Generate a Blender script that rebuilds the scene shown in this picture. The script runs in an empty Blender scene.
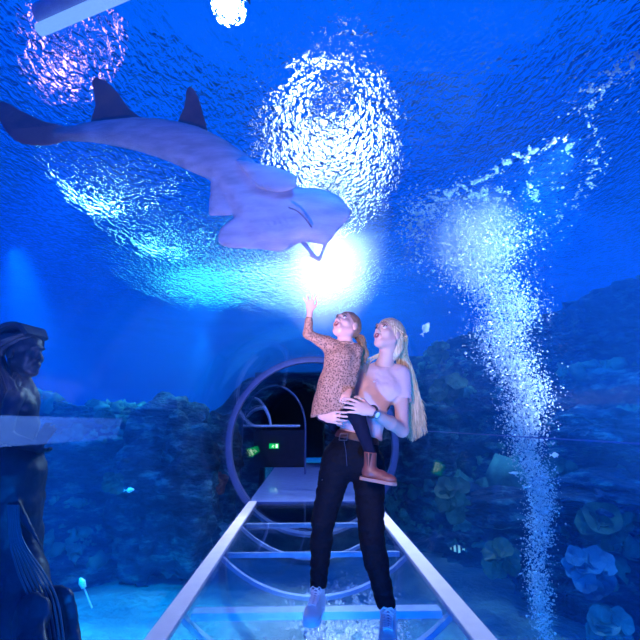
import bpy, bmesh, math, random
import numpy as np
from mathutils import Vector, Matrix, Euler, noise
random.seed(7); rng = np.random.default_rng(7)
sc = bpy.context.scene
col = sc.collection
PI = math.pi
# ------------------------------------------------------------ camera
F = 430.0; CAMZ = 1.05; PITCH = math.radians(13.6); YAW = math.radians(-1.6)
cd = bpy.data.cameras.new('camera'); cam = bpy.data.objects.new('camera', cd); col.objects.link(cam)
cd.sensor_width = 36; cd.lens = 36 * F / 640; cd.clip_start = .02; cd.clip_end = 200
cam.location = (0, 0, CAMZ); cam.rotation_euler = (PI / 2 + PITCH, 0, YAW)
sc.camera = cam
RC = Euler((PI / 2 + PITCH, 0, YAW)).to_matrix()
C0 = Vector((0, 0, CAMZ))
def ray(px, py):
    return RC @ Vector(((px - 320) / F, -(py - 320) / F, -1))
def P(px, py, Y):                       # a point seen at this pixel, in the plane y = Y
    d = ray(px, py); return C0 + d * (Y / d.y)
def G(px, py, z=0.0):                   # the same, in the plane z
    d = ray(px, py); return C0 + d * ((z - CAMZ) / d.z)
# ------------------------------------------------------------ scene helpers
def link(name, me, mat=None, parent=None):
    o = bpy.data.objects.new(name, me); col.objects.link(o)
    if mat: me.materials.append(mat)
    if parent: o.parent = parent
    return o
def tag(o, label=None, cat=None, group=None, kind=None):
    if label: o['label'] = label
    if cat: o['category'] = cat
    if group: o['group'] = group
    if kind: o['kind'] = kind
    return o
def empty(name, loc=(0, 0, 0), rz=0):
    o = bpy.data.objects.new(name, None); col.objects.link(o)
    o.location = loc; o.rotation_euler = (0, 0, rz); o.empty_display_size = .1
    return o
def mesh_from(verts, faces, smooth=True):
    me = bpy.data.meshes.new('m'); me.from_pydata([tuple(map(float, v)) for v in verts], [], [tuple(map(int, f)) for f in faces])
    if smooth: me.polygons.foreach_set('use_smooth', [True] * len(me.polygons))
    me.update(); return me
def bm_mesh(bm, smooth=True):
    me = bpy.data.meshes.new('m'); bmesh.ops.recalc_face_normals(bm, faces=bm.faces)
    if smooth:
        for e in bm.edges:
            if e.is_manifold and e.calc_face_angle(0) > 1.0: e.smooth = False
    bm.to_mesh(me); bm.free()
    if smooth: me.polygons.foreach_set('use_smooth', [True] * len(me.polygons))
    return me
def rebase(root, objs):                 # meshes were made in world space: keep them there under a moved root
    inv = Matrix.Translation(-Vector(root.location))
    for o in objs:
        o.data.transform(inv); o.parent = root
def add_box(bm, lo, hi):
    vs = [bm.verts.new((x, y, z)) for x in (lo[0], hi[0]) for y in (lo[1], hi[1]) for z in (lo[2], hi[2])]
    for f in ((0, 1, 3, 2), (4, 6, 7, 5), (0, 4, 5, 1), (2, 3, 7, 6), (0, 2, 6, 4), (1, 5, 7, 3)):
        bm.faces.new([vs[i] for i in f])
def add_tube(bm, pts, rad, n=8, closed=False, flat=1.0, up=Vector((0, 0, 1))):
    pts = [Vector(p) for p in pts]; m = len(pts); rings = []
    prev = None
    for i, p in enumerate(pts):
        a = pts[(i - 1) % m] if closed or i else pts[i]; b = pts[(i + 1) % m] if closed or i < m - 1 else pts[i]
        t = (b - a).normalized()
        if prev is None:
            u = up if abs(t.dot(up)) < .95 else Vector((1, 0, 0))
            s = t.cross(u).normalized()
        else:
            s = (prev - t * prev.dot(t)).normalized()
        prev = s; w = t.cross(s)
        r = rad[i] if hasattr(rad, '__len__') else rad
        rings.append([bm.verts.new(p + (s * math.cos(2 * PI * k / n) + w * math.sin(2 * PI * k / n) * flat) * r) for k in range(n)])
    for i in range(m if closed else m - 1):
        A, B = rings[i], rings[(i + 1) % m]
        for k in range(n):
            bm.faces.new((A[k], A[(k + 1) % n], B[(k + 1) % n], B[k]))
    if not closed:
        bm.faces.new(rings[0][::-1]); bm.faces.new(rings[-1])
def tube_mesh(pts, rad, **k):
    bm = bmesh.new(); add_tube(bm, pts, rad, **k); return bm_mesh(bm)
def spline(pts, n):                     # Catmull-Rom through any-dimensional rows
    p = np.array(pts, float); p = np.vstack([2 * p[0] - p[1], p, 2 * p[-1] - p[-2]])
    out = []
    m = len(p) - 3
    for t in np.linspace(0, m - 1e-9, n):
        i = int(t); u = t - i; a, b, c, d = p[i:i + 4]
        out.append(.5 * (2 * b + (c - a) * u + (2 * a - 5 * b + 4 * c - d) * u * u + (3 * b - a - 3 * c + d) * u ** 3))
    return np.array(out)
# ------------------------------------------------------------ materials
def nodes_of(name):
    m = bpy.data.materials.new(name); m.use_nodes = True; nt = m.node_tree; nt.nodes.clear()
    out = nt.nodes.new('ShaderNodeOutputMaterial'); return m, nt, out
def N(nt, typ, **k):
    n = nt.nodes.new('ShaderNode' + typ)
    for a, v in k.items():
        if a in n.inputs.keys(): n.inputs[a].default_value = v
        else: setattr(n, a, v)
    return n
def ramp(nt, stops):
    r = nt.nodes.new('ShaderNodeValToRGB'); e = r.color_ramp.elements
    while len(e) < len(stops): e.new(.5)
    for i, (p, c) in enumerate(stops):
        e[i].position = p; e[i].color = (*c, 1) if len(c) == 3 else c
    return r
def pbr(name, color, rough=.6, metal=0, scale=8, var=.25, bump=.0, bscale=60, coat=0, spec=.5, sheen=0, sss=0, c2=None):
    m, nt, out = nodes_of(name); L = nt.links.new
    b = N(nt, 'BsdfPrincipled'); L(b.outputs[0], out.inputs[0])
    b.inputs['Roughness'].default_value = rough; b.inputs['Metallic'].default_value = metal
    b.inputs['Specular IOR Level'].default_value = spec
    b.inputs['Coat Weight'].default_value = coat; b.inputs['Sheen Weight'].default_value = sheen
    if sss:
        b.inputs['Subsurface Weight'].default_value = sss; b.inputs['Subsurface Radius'].default_value = (.02, .008, .004); b.inputs['Subsurface Scale'].default_value = .5
    tc = N(nt, 'TexCoord'); nz = N(nt, 'TexNoise'); nz.inputs['Scale'].default_value = scale; nz.inputs['Detail'].default_value = 6
    L(tc.outputs['Object'], nz.inputs['Vector'])
    d = c2 or tuple(c * (1 - var) for c in color)
    r = ramp(nt, [(.3, d), (.7, color)]); L(nz.outputs['Fac'], r.inputs[0]); L(r.outputs[0], b.inputs['Base Color'])
    if bump:
        n2 = N(nt, 'TexNoise'); n2.inputs['Scale'].default_value = bscale; n2.inputs['Detail'].default_value = 5
        L(tc.outputs['Object'], n2.inputs['Vector'])
        bp = N(nt, 'Bump'); bp.inputs['Strength'].default_value = bump; bp.inputs['Distance'].default_value = .02
        L(n2.outputs['Fac'], bp.inputs['Height']); L(bp.outputs[0], b.inputs['Normal'])
    return m
def emit(name, color, s):
    m, nt, out = nodes_of(name); e = N(nt, 'Emission'); e.inputs[0].default_value = (*color, 1); e.inputs[1].default_value = s
    nt.links.new(e.outputs[0], out.inputs[0]); return m
# ------------------------------------------------------------ implicit surfaces (smooth unions -> one continuous skin)
class Field:
    def __init__(s, lo, hi, h):
        s.lo = np.array(lo, float); s.h = h; s.n = (np.ceil((np.array(hi) - s.lo) / h).astype(int) + 1)
        s.f = np.full(s.n, .2, np.float32)
        s.ax = [s.lo[i] + h * np.arange(s.n[i]) for i in range(3)]
    def box(s, lo, hi):
        a = np.maximum(np.floor((np.array(lo) - s.lo) / s.h).astype(int), 0); b = np.minimum(np.ceil((np.array(hi) - s.lo) / s.h).astype(int) + 1, s.n)
        sl = tuple(slice(a[i], max(b[i], a[i])) for i in range(3))
        X, Y, Z = np.meshgrid(*[s.ax[i][sl[i]] for i in range(3)], indexing='ij'); return sl, X, Y, Z
    def join(s, sl, d, k, sub=False):
        f = s.f[sl]
        if sub:
            if k > 0:
                h = np.clip(.5 - .5 * (f + d) / k, 0, 1); s.f[sl] = f * (1 - h) - d * h + k * h * (1 - h)
            else: s.f[sl] = np.maximum(f, -d)
        elif k > 0:
            h = np.clip(.5 + .5 * (f - d) / k, 0, 1); s.f[sl] = f * (1 - h) + d * h - k * h * (1 - h)
        else: s.f[sl] = np.minimum(f, d)
    def cone(s, a, b, ra, rb, k=.02, flat=None, grow=0, sub=False):   # tapered capsule; flat=(axis, factor) squashes it
        a = np.array(a, float); b = np.array(b, float); ra += grow; rb += grow
        R = max(ra, rb) + k + .05
        sl, X, Y, Z = s.box(np.minimum(a, b) - R, np.maximum(a, b) + R)
        if X.size == 0: return
        v = b - a; L2 = max(v @ v, 1e-9)
        px, py, pz = X - a[0], Y - a[1], Z - a[2]
        t = np.clip((px * v[0] + py * v[1] + pz * v[2]) / L2, 0, 1)
        dx, dy, dz = px - t * v[0], py - t * v[1], pz - t * v[2]
        q = dx * dx + dy * dy + dz * dz
        r = ra + (rb - ra) * t
        if flat:
            ax = np.array(flat[0], float); ax /= np.linalg.norm(ax)
            c = dx * ax[0] + dy * ax[1] + dz * ax[2]
            q = q + c * c * (1 / flat[1] ** 2 - 1)
            d = (np.sqrt(q) - r) * (flat[1] if flat[1] < 1 else 1)
        else: d = np.sqrt(q) - r
        s.join(sl, d.astype(np.float32), k, sub)
    def ball(s, c, r, k=.02, rot=None, grow=0, sub=False):            # ellipsoid, rot = 3x3 rows are local axes
        c = np.array(c, float); r = np.array(r if hasattr(r, '__len__') else (r, r, r), float) + grow
        R = r.max() + k + .05
        sl, X, Y, Z = s.box(c - R, c + R)
        if X.size == 0: return
        p = np.stack([X - c[0], Y - c[1], Z - c[2]])
        if rot is not None: p = np.tensordot(np.array(rot, float), p, 1)
        q = p / r[:, None, None, None]; k0 = np.sqrt((q ** 2).sum(0)); q2 = p / (r ** 2)[:, None, None, None]
        k1 = np.sqrt((q2 ** 2).sum(0)) + 1e-9
        s.join(sl, (k0 * (k0 - 1) / k1).astype(np.float32), k, sub)
    def mesh(s, iso=0.0, relax=1):
        f = s.f - iso
        f[0] = f[-1] = .2; f[:, 0] = f[:, -1] = .2; f[:, :, 0] = f[:, :, -1] = .2
        ins = f < 0
        nx, ny, nz = f.shape
        acc = np.zeros((nx - 1, ny - 1, nz - 1, 3), np.float32); cnt = np.zeros((nx - 1, ny - 1, nz - 1), np.float32)
        base = [slice(0, nx - 1), slice(0, ny - 1), slice(0, nz - 1)]
        for ax in range(3):
            o1, o2 = [a for a in range(3) if a != ax]
            for i in (0, 1):
                for j in (0, 1):
                    off = [0, 0, 0]; off[o1] = i; off[o2] = j
                    A = tuple(slice(off[q], off[q] + f.shape[q] - 1) for q in range(3))
                    off2 = list(off); off2[ax] = 1
                    B = tuple(slice(off2[q], off2[q] + f.shape[q] - 1) for q in range(3))
                    fa, fb = f[A], f[B]; cr = (fa < 0) != (fb < 0)
                    t = np.where(cr, fa / np.where(cr, fa - fb, 1), 0)
                    acc[..., ax] += t; acc[..., o1] += cr * i; acc[..., o2] += cr * j; cnt += cr
        act = cnt > 0
        idx = np.full(act.shape, -1, np.int64); ids = np.argwhere(act); idx[act] = np.arange(len(ids))
        V = s.lo + (ids + acc[act] / cnt[act][:, None]) * s.h
        faces = []
        for ax in range(3):
            o1, o2 = (ax + 1) % 3, (ax + 2) % 3
            A = [slice(None)] * 3; B = [slice(None)] * 3; A[ax] = slice(0, -1); B[ax] = slice(1, None)
            a = ins[tuple(A)]; b = ins[tuple(B)]
            e = np.argwhere(a != b); 
            e = e[(e[:, o1] > 0) & (e[:, o2] > 0) & (e[:, o1] < f.shape[o1] - 1) & (e[:, o2] < f.shape[o2] - 1)]
            fl = a[tuple(e.T)]
            def cell(d1, d2):
                q = e.copy(); q[:, o1] -= d1; q[:, o2] -= d2; return idx[tuple(q.T)]
            q = np.stack([cell(1, 1), cell(0, 1), cell(0, 0), cell(1, 0)], 1)
            q[~fl] = q[~fl][:, ::-1]; faces.append(q)
        Fa = np.vstack(faces); Fa = Fa[(Fa >= 0).all(1)]
        for _ in range(relax):
            S = np.zeros_like(V); c = np.zeros(len(V))
            for k in range(4):
                i, j = Fa[:, k], Fa[:, (k + 1) % 4]
                np.add.at(S, i, V[j]); np.add.at(c, i, 1); np.add.at(S, j, V[i]); np.add.at(c, j, 1)
            V = .5 * V + .5 * S / np.maximum(c, 1)[:, None]
        me = bpy.data.meshes.new('m'); me.vertices.add(len(V)); me.vertices.foreach_set('co', V.astype(np.float32).ravel())
        me.loops.add(Fa.size); me.loops.foreach_set('vertex_index', Fa.astype(np.int32).ravel())
        me.polygons.add(len(Fa)); me.polygons.foreach_set('loop_start', np.arange(0, Fa.size, 4, dtype=np.int32))
        me.polygons.foreach_set('use_smooth', np.ones(len(Fa), bool)); me.update(calc_edges=True); me.validate(); return me
# ============================================================ THE TANK
TR = 1.20; TC = .79; TX = .07          # tunnel tube: radius, height and side offset of its axis
SURF = 4.6; SAND = -1.2
# world: dim blue hall light above and around the tank
vw = sc.view_settings; sc.display_settings.display_device = 'sRGB'; vw.view_transform = 'Standard'; vw.look = 'None'; vw.exposure = 0; vw.gamma = 1; vw.use_curve_mapping = False
sc.cycles.transparent_max_bounces = 24; sc.cycles.max_bounces = 8; sc.cycles.volume_bounces = 1; sc.cycles.sample_clamp_indirect = 4; sc.cycles.caustics_refractive = True; sc.cycles.use_denoising = True
w = bpy.data.worlds.new('world'); sc.world = w; w.use_nodes = True; nt = w.node_tree; nt.nodes.clear(); L = nt.links.new
wo = N(nt, 'OutputWorld'); bg = N(nt, 'Background'); tc = N(nt, 'TexCoord'); sp = N(nt, 'SeparateXYZ')
L(tc.outputs['Generated'], sp.inputs[0])
r = ramp(nt, [(0.0, (0.0, .015, .18)), (.44, (0.0, .045, .45)), (.52, (.0, .13, 1.0)), (1.0, (0.0, .15, 1.15))])
mr = N(nt, 'MapRange'); mr.inputs['From Min'].default_value = -1; L(sp.outputs[2], mr.inputs[0]); L(mr.outputs[0], r.inputs[0])
L(r.outputs[0], bg.inputs[0]); bg.inputs[1].default_value = 1.0; L(bg.outputs[0], wo.inputs[0])

# water volume with the tunnel cut out of it
m_water, nt, out = nodes_of('tank_water'); L = nt.links.new
t = N(nt, 'BsdfTransparent'); L(t.outputs[0], out.inputs[0])
vs = N(nt, 'VolumeScatter'); vs.inputs['Color'].default_value = (.03, .30, 1, 1); vs.inputs['Density'].default_value = .055; vs.inputs['Anisotropy'].default_value = .35
va = N(nt, 'VolumeAbsorption'); va.inputs['Color'].default_value = (.0, .72, .99, 1); va.inputs['Density'].default_value = .17
ad = N(nt, 'AddShader'); L(vs.outputs[0], ad.inputs[0]); L(va.outputs[0], ad.inputs[1]); L(ad.outputs[0], out.inputs[1])
bm = bmesh.new(); add_box(bm, (-22, -4, -2.2), (22, 46, SURF - .12)); bmesh.ops.recalc_face_normals(bm, faces=bm.faces)
R0 = TR + .05; n = 64
ra = [[bm.verts.new((TX + R0 * math.cos(2 * PI * k / n), y, TC + R0 * math.sin(2 * PI * k / n))) for k in range(n)] for y in (-3.2, 13.5)]
for k in range(n): bm.faces.new((ra[0][(k + 1) % n], ra[1][(k + 1) % n], ra[1][k], ra[0][k]))
bm.faces.new(ra[0][::-1]); bm.faces.new(ra[1])
me = bpy.data.meshes.new('m'); bm.to_mesh(me); bm.free()
o = link('tank_water', me, m_water); tag(o, 'clear deep blue water filling the tank around the tunnel', 'water', kind='stuff')

# water surface: a wavy sheet seen from below
m_surf, nt, out = nodes_of('water_surface'); L = nt.links.new
tc = N(nt, 'TexCoord')
mp = N(nt, 'Mapping'); mp.inputs['Scale'].default_value = (1, .55, 1); mp.inputs['Rotation'].default_value = (0, 0, .5); L(tc.outputs['Object'], mp.inputs[0])
n1 = N(nt, 'TexNoise'); n1.inputs['Scale'].default_value = 1.6; n1.inputs['Detail'].default_value = 2; n1.inputs['Distortion'].default_value = .5; L(mp.outputs[0], n1.inputs['Vector'])
n3 = N(nt, 'TexNoise'); n3.inputs['Scale'].default_value = 15; n3.inputs['Detail'].default_value = 2.5; n3.inputs['Roughness'].default_value = .5; n3.inputs['Distortion'].default_value = .8; L(mp.outputs[0], n3.inputs['Vector'])
b0 = N(nt, 'Bump'); b0.inputs['Strength'].default_value = 1; b0.inputs['Distance'].default_value = .22; L(n1.outputs['Fac'], b0.inputs['Height'])
b1 = N(nt, 'Bump'); b1.inputs['Strength'].default_value = 1; b1.inputs['Distance'].default_value = .30; L(n3.outputs['Fac'], b1.inputs['Height']); L(b0.outputs[0], b1.inputs['Normal'])
rf = N(nt, 'BsdfGlass'); rf.inputs['IOR'].default_value = 1.08; rf.inputs['Roughness'].default_value = 0.0; L(b1.outputs[0], rf.inputs['Normal'])
gl = N(nt, 'BsdfGlossy'); gl.inputs['Roughness'].default_value = .05; gl.inputs['Color'].default_value = (.8, .9, 1, 1); L(b1.outputs[0], gl.inputs['Normal'])
tr = N(nt, 'BsdfTransparent')
n4 = N(nt, 'TexNoise'); n4.inputs['Scale'].default_value = .9; n4.inputs['Detail'].default_value = 3; L(tc.outputs['Object'], n4.inputs['Vector'])
rr_ = N(nt, 'MapRange'); rr_.inputs['From Min'].default_value = .47; rr_.inputs['From Max'].default_value = .68; rr_.inputs['To Max'].default_value = .22; L(n4.outputs['Fac'], rr_.inputs[0]); L(rr_.outputs[0], rf.inputs['Roughness'])
m1 = N(nt, 'MixShader'); m1.inputs[0].default_value = .05; L(rf.outputs[0], m1.inputs[1]); L(gl.outputs[0], m1.inputs[2])
m2 = N(nt, 'MixShader'); m2.inputs[0].default_value = .0; L(m1.outputs[0], m2.inputs[1]); L(tr.outputs[0], m2.inputs[2]); L(m2.outputs[0], out.inputs[0])
nx, ny = 140, 130; vs_ = []; fs = []
for j in range(ny + 1):
    for i in range(nx + 1):
        x = -22 + 44 * i / nx; y = -4 + 50 * j / ny
        vs_.append((x, y, SURF + .05 * noise.noise(Vector((x * .8, y * .8, 0))) + .02 * noise.noise(Vector((x * 2.5, y * 2.5, 4)))))
for j in range(ny):
    for i in range(nx):
        a = j * (nx + 1) + i; fs.append((a, a + 1, a + nx + 2, a + nx + 1))
o = link('water_surface', mesh_from(vs_, fs), m_surf); tag(o, 'rippling water surface seen from below', 'water', kind='stuff')

# lamps over the water
def at_surf(px, py, z, n=1.08):
    d = ray(px, py).normalized(); s = G(px, py, SURF); h = Vector((d.x, d.y, 0)); st = min(h.length * n, .975)
    return s + (h.normalized() * st + Vector((0, 0, math.sqrt(1 - st * st)))) * ((z - SURF) / math.sqrt(1 - st * st))
def lamp(px, py, z, rx, ry, color, s, rz, label, name='tank_lamp'):
    c = at_surf(px, py, z); root = empty(name, c, rz)
    bm = bmesh.new(); n = 32
    lo = [bm.verts.new((rx * math.cos(2 * PI * k / n), ry * math.sin(2 * PI * k / n), 0)) for k in range(n)]; bm.faces.new(lo[::-1])
    g = link('lens', bm_mesh(bm, False), emit('lamp_' + label[:8], color, s), root)
    bm = bmesh.new(); add = [[bm.verts.new((q * rx * math.cos(2 * PI * k / n), q * ry * math.sin(2 * PI * k / n), zz)) for k in range(n)] for q, zz in ((1.02, .0), (1.08, 0), (1.05, .12), (.7, .25))]
    for A, B in zip(add, add[1:]):
        for k in range(n): bm.faces.new((A[k], A[(k + 1) % n], B[(k + 1) % n], B[k]))
    bm.faces.new(add[-1])
    link('housing', bm_mesh(bm), M_dark, root)
    tag(root, label, 'lamp'); return root
M_pale = pbr('backing_pale', (.4, .5, .8), .5)
M_dark = pbr('dark_metal', (.02, .02, .03), .5)
lamp(328, 165, 8, .75, 3.4, (1, .9, 1), 16, 0, 'big white floodlight glowing through the churned surface behind the fish head')
lamp(295, 250, 8, 3.0, 5.0, (.75, .80, 1), 7, 0, 'white floodlight farther off, glowing below the fish head')
lamp(228, 8, 4.9, .13, .15, (.8, .85, 1), 50, 0, 'small round white lamp above the water at the top edge')
lamp(72, 55, 7, .10, .7, (1, .38, 1), 10, .75, 'violet lamp glinting through ripples above the fish tail')
lamp(112, 165, 8, .18, .5, (.6, 1, 1), 60, .4, 'cyan lamp sparkling through ripples just below the fish tail')
lamp(165, 200, 8, .32, .8, (.35, .95, 1), 40, .4, 'broad green blue lamp sparkling through ripples below the fish belly')
lamp(215, 250, 8, 2.4, 3.6, (.15, .9, .9), 7, .4, 'wide dim teal lamp glowing over the far water near the portal')
# lamp reflection on the acrylic, built as a glowing tube underwater, top left
a, b = G(40, 30, 4.3), G(132, -10, 4.3); root = empty('lamp_reflection', (a + b) / 2)
g = link('tube', tube_mesh([a, b], .05, n=12), emit('reflection_glow', (.28, .42, 1), 1.3)); h = link('pale_backing', tube_mesh([a + Vector((0, 0, .14)), b + Vector((0, 0, .14))], .10, n=12), M_pale)
rebase(root, [g, h]); tag(root, 'long pale lamp reflection built as a glowing tube slanting across the top left corner', 'lamp')

# spot lights for the tank and the tunnel
def light(kind, name, loc, target, energy, color, size=.2, spot=60, blend=.6):
    ld = bpy.data.lights.new(name, kind); ld.energy = energy; ld.color = color
    if kind == 'SUN': ld.angle = size
    elif kind == 'AREA': ld.size = size
    else: ld.shadow_soft_size = size
    if kind == 'SPOT': ld.spot_size = math.radians(spot); ld.spot_blend = blend
    o = bpy.data.objects.new(name, ld); col.objects.link(o); o.location = loc
    o.rotation_euler = (Vector(target) - Vector(loc)).to_track_quat('-Z', 'Y').to_euler(); return o
light('SPOT', 'tank_fill', (-3.2, 5.0, 4.3), (-4.0, 6.4, .2), 650, (.01, .22, 1), .15, 95, .8)  # added fill spots below the surface; no fixtures stand there
light('SPOT', 'tank_fill', (3.0, 5.2, 4.3), (4.2, 5.2, -.5), 750, (.01, .28, 1), .15, 100, .8)
light('SPOT', 'tank_fill', (0.3, 2.2, 4.3), (0.1, 7.0, -1), 260, (.02, .26, 1), .15, 70, .8)
light('SPOT', 'under_walkway_light', (.07, -.6, -.75), (.07, 6.0, -1.1), 1300, (.0, .25, 1), .1, 120, .6)
light('SPOT', 'tunnel_spot', (-.45, -.2, 1.50), (.12, 2.7, 1.15), 240, (1, .74, .78), .22, 40, .6)
light('SPOT', 'sand_light', (-2.6, 3.6, 2.6), (-2.2, 5.2, -1.2), 2600, (.0, .5, 1), .1, 48, .9)
light('SPOT', 'sand_light', (2.0, 3.0, 1.6), (1.9, 4.0, -1.2), 150, (.0, .45, 1), .1, 50, .9)
for i, (x, y) in enumerate(((-2.6, 7.6), (-3.2, 8.2), (-4.3, 7.0), (-5.2, 7.6))):
    light('SPOT', 'shaft_light', (x, y, 4.42), (x - 1.7, y - .6, .8), 260, (.1, .55, 1), .02, 5.5, .7)
light('SPOT', 'teal_flood', (-3.6, 14.5, 4.3), (-3.4, 13.5, 0), 2500, (.0, .8, 1), .2, 50, 1)
light('SPOT', 'ledge_light', (-1.9, 9.8, 4.3), (-3.4, 6.9, 1.2), 1300, (.12, .75, 1), .1, 50, .8)
# sand
m_sand, nt, out = nodes_of('sand'); L = nt.links.new
b = N(nt, 'BsdfPrincipled'); b.inputs['Roughness'].default_value = .9; L(b.outputs[0], out.inputs[0]); tc = N(nt, 'TexCoord')
n1 = N(nt, 'TexNoise'); n1.inputs['Scale'].default_value = 1.5; n1.inputs['Detail'].default_value = 8; L(tc.outputs['Object'], n1.inputs[0])
r = ramp(nt, [(.35, (.12, .22, .26)), (.65, (.26, .42, .42))]); L(n1.outputs[0], r.inputs[0]); L(r.outputs[0], b.inputs['Base Color'])
n2 = N(nt, 'TexNoise'); n2.inputs['Scale'].default_value = 9; n2.inputs['Detail'].default_value = 8; L(tc.outputs['Object'], n2.inputs[0])
bp = N(nt, 'Bump'); bp.inputs['Distance'].default_value = .08; L(n2.outputs[0], bp.inputs['Height']); L(bp.outputs[0], b.inputs['Normal'])
vs_ = []; fs = []; nx, ny = 110, 100
for j in range(ny + 1):
    for i in range(nx + 1):
        x = -22 + 44 * i / nx; y = -4 + 50 * j / ny
        vs_.append((x, y, SAND + .10 * noise.fractal(Vector((x * .5, y * .5, 1)), 1, 2, 4)))
for j in range(ny):
    for i in range(nx):
        a = j * (nx + 1) + i; fs.append((a, a + 1, a + nx + 2, a + nx + 1))
tag(link('floor', mesh_from(vs_, fs), m_sand), 'pale sandy tank bed', kind='structure')

# ============================================================ THE TUNNEL
def acrylic(name, tint=(.97, .985, 1), refl=1.25, rough=.015):
    m, nt, out = nodes_of(name); L = nt.links.new
    t = N(nt, 'BsdfTransparent'); t.inputs[0].default_value = (*tint, 1)
    g = N(nt, 'BsdfGlossy'); g.inputs['Roughness'].default_value = rough
    f = N(nt, 'Fresnel'); ge = N(nt, 'NewGeometry'); ma = N(nt, 'Math', operation='MULTIPLY_ADD'); ma.inputs[1].default_value = 1 / refl - refl; ma.inputs[2].default_value = refl
    L(ge.outputs['Backfacing'], ma.inputs[0]); L(ma.outputs[0], f.inputs[0])
    mx = N(nt, 'MixShader'); L(f.outputs[0], mx.inputs[0]); L(t.outputs[0], mx.inputs[1]); L(g.outputs[0], mx.inputs[2]); L(mx.outputs[0], out.inputs[0]); return m
M_acr = acrylic('acrylic', refl=1.12)
def ring(bm, y0, y1, r0, r1, a0=0, a1=2 * PI, n=72):
    full = abs(a1 - a0 - 2 * PI) < 1e-6; m = n if full else n + 1
    V = [[bm.verts.new((TX + rr * math.cos(a0 + (a1 - a0) * k / n), y, TC + rr * math.sin(a0 + (a1 - a0) * k / n))) for k in range(m)] for y, rr in ((y0, r0), (y1, r0), (y1, r1), (y0, r1))]
    for i in range(4):
        A, B = V[i], V[(i + 1) % 4]
        for k in range(n): bm.faces.new((A[k], A[(k + 1) % m], B[(k + 1) % m], B[k]))
    if not full:
        bm.faces.new([v[0] for v in V]); bm.faces.new([v[-1] for v in V][::-1])
bm = bmesh.new(); ring(bm, -3, 6.42, TR, TR + .03, n=96)
tag(link('wall_tunnel', bm_mesh(bm), M_acr), 'clear acrylic tunnel tube around the walkway', kind='structure')
bm = bmesh.new(); ring(bm, 6.56, 11.9, TR, TR + .03, n=96)
tag(link('wall_far_tunnel', bm_mesh(bm), M_acr), 'clear acrylic tube beyond the steel ring', kind='structure')
M_ring = pbr('ring_steel', (.08, .13, .32), .4, .3)
bm = bmesh.new(); ring(bm, 6.43, 6.55, TR - .035, TR + .05, n=96)
tag(link('trim_1', bm_mesh(bm), M_ring), 'pale ring joining the two tube sections', kind='structure')
# left: a reflection on the acrylic drawn as a strip; right: a bonding joint
M_wall_reflection, nt, out = nodes_of('band'); t_ = N(nt, 'BsdfTransparent'); d_ = N(nt, 'BsdfDiffuse'); d_.inputs[0].default_value = (.12, .5, 1, 1); mx_ = N(nt, 'MixShader'); mx_.inputs[0].default_value = .07
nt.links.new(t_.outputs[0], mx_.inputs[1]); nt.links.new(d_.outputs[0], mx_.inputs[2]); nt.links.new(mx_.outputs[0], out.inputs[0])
M_seam2 = pbr('seam_pale', (.06, .14, .4), .6)
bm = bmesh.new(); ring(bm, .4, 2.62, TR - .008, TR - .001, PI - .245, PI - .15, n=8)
tag(link('trim_reflection', bm_mesh(bm), M_wall_reflection), 'pale translucent strip standing in for a reflection on the left tube wall', kind='structure')
bm = bmesh.new(); ring(bm, .2, 6.4, TR - .005, TR - .001, .155, .16, n=2)
tag(link('trim_3', bm_mesh(bm), M_seam2), 'thin bonding joint on the right tube wall', kind='structure')

# glass walkway
XL, XR = -.808, .95
M_glass = acrylic('floor_glass', (.86, .93, 1), 1.45, .03)
M_strip = pbr('white_tread', (.60, .57, .66), .55, bump=.3, bscale=120, var=.12)
M_frame = pbr('pale_steel', (.45, .58, .85), .4, .2)
Y0, Y1 = .6, 6.42
bm = bmesh.new(); add_box(bm, (XL + .11, Y0, -.03), (XR - .12, Y1, 0)); bmesh.ops.recalc_face_normals(bm, faces=bm.faces)
me = bpy.data.meshes.new('m'); bm.to_mesh(me); bm.free()
gf = link('glass_walkway', me, M_glass); tag(gf, 'clear glass walkway panels between two white edge strips', 'walkway')
for i, (a, b, nm) in enumerate(((XL, XL + .11, 'left'), (XR - .12, XR, 'right'))):
    bm = bmesh.new(); add_box(bm, (a, Y0, -.03), (b, Y1, .012)); bmesh.ops.recalc_face_normals(bm, faces=bm.faces)
    bmesh.ops.bevel(bm, geom=bm.edges[:], offset=.004, segments=1, affect='EDGES')
    tag(link('edge_strip', bm_mesh(bm, False), M_strip), 'white edge strip along the %s side of the glass walkway' % nm, 'edge strip')
hoops = [1.75, 2.93, 4.12, 5.24, 6.36]
hlab = ['hoop under the glass nearest the camera, behind the frame edge', 'pale crossbar and hoop under the glass at the woman\'s front shoes', 'thin crossbar and sagging hoop under the glass just behind the woman', 'crossbar and hoop under the glass between the woman and the far end', 'dark crossbar and hoop at the far end of the glass']
ac = math.acos(min(1, (TC + .035) / TR))
for i, (y, lb) in enumerate(zip(hoops, hlab)):
    if i == 0: continue
    root = empty('floor_hoop', (TX, y, 0))
    bm = bmesh.new(); wd = (.0, .045, .014, .03, .03)[i]
    add_box(bm, (XL + .13, y - wd, -.075), (XR - .14, y + wd, -.034)); bmesh.ops.recalc_face_normals(bm, faces=bm.faces)
    c = link('crossbar', bm_mesh(bm, False), M_frame if i < 4 else M_dark)
    bm = bmesh.new(); ring(bm, y - .025, y + .025, TR - .035, TR - .004, -PI / 2 - ac * .93, -PI / 2 + ac * .93, n=40)
    a = link('arc_rib', bm_mesh(bm, False), M_frame)
    rebase(root, [c, a]); tag(root, 'pale ' * (i in (0,)) + lb, 'floor support', 'hoops under the glass walkway')
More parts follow.
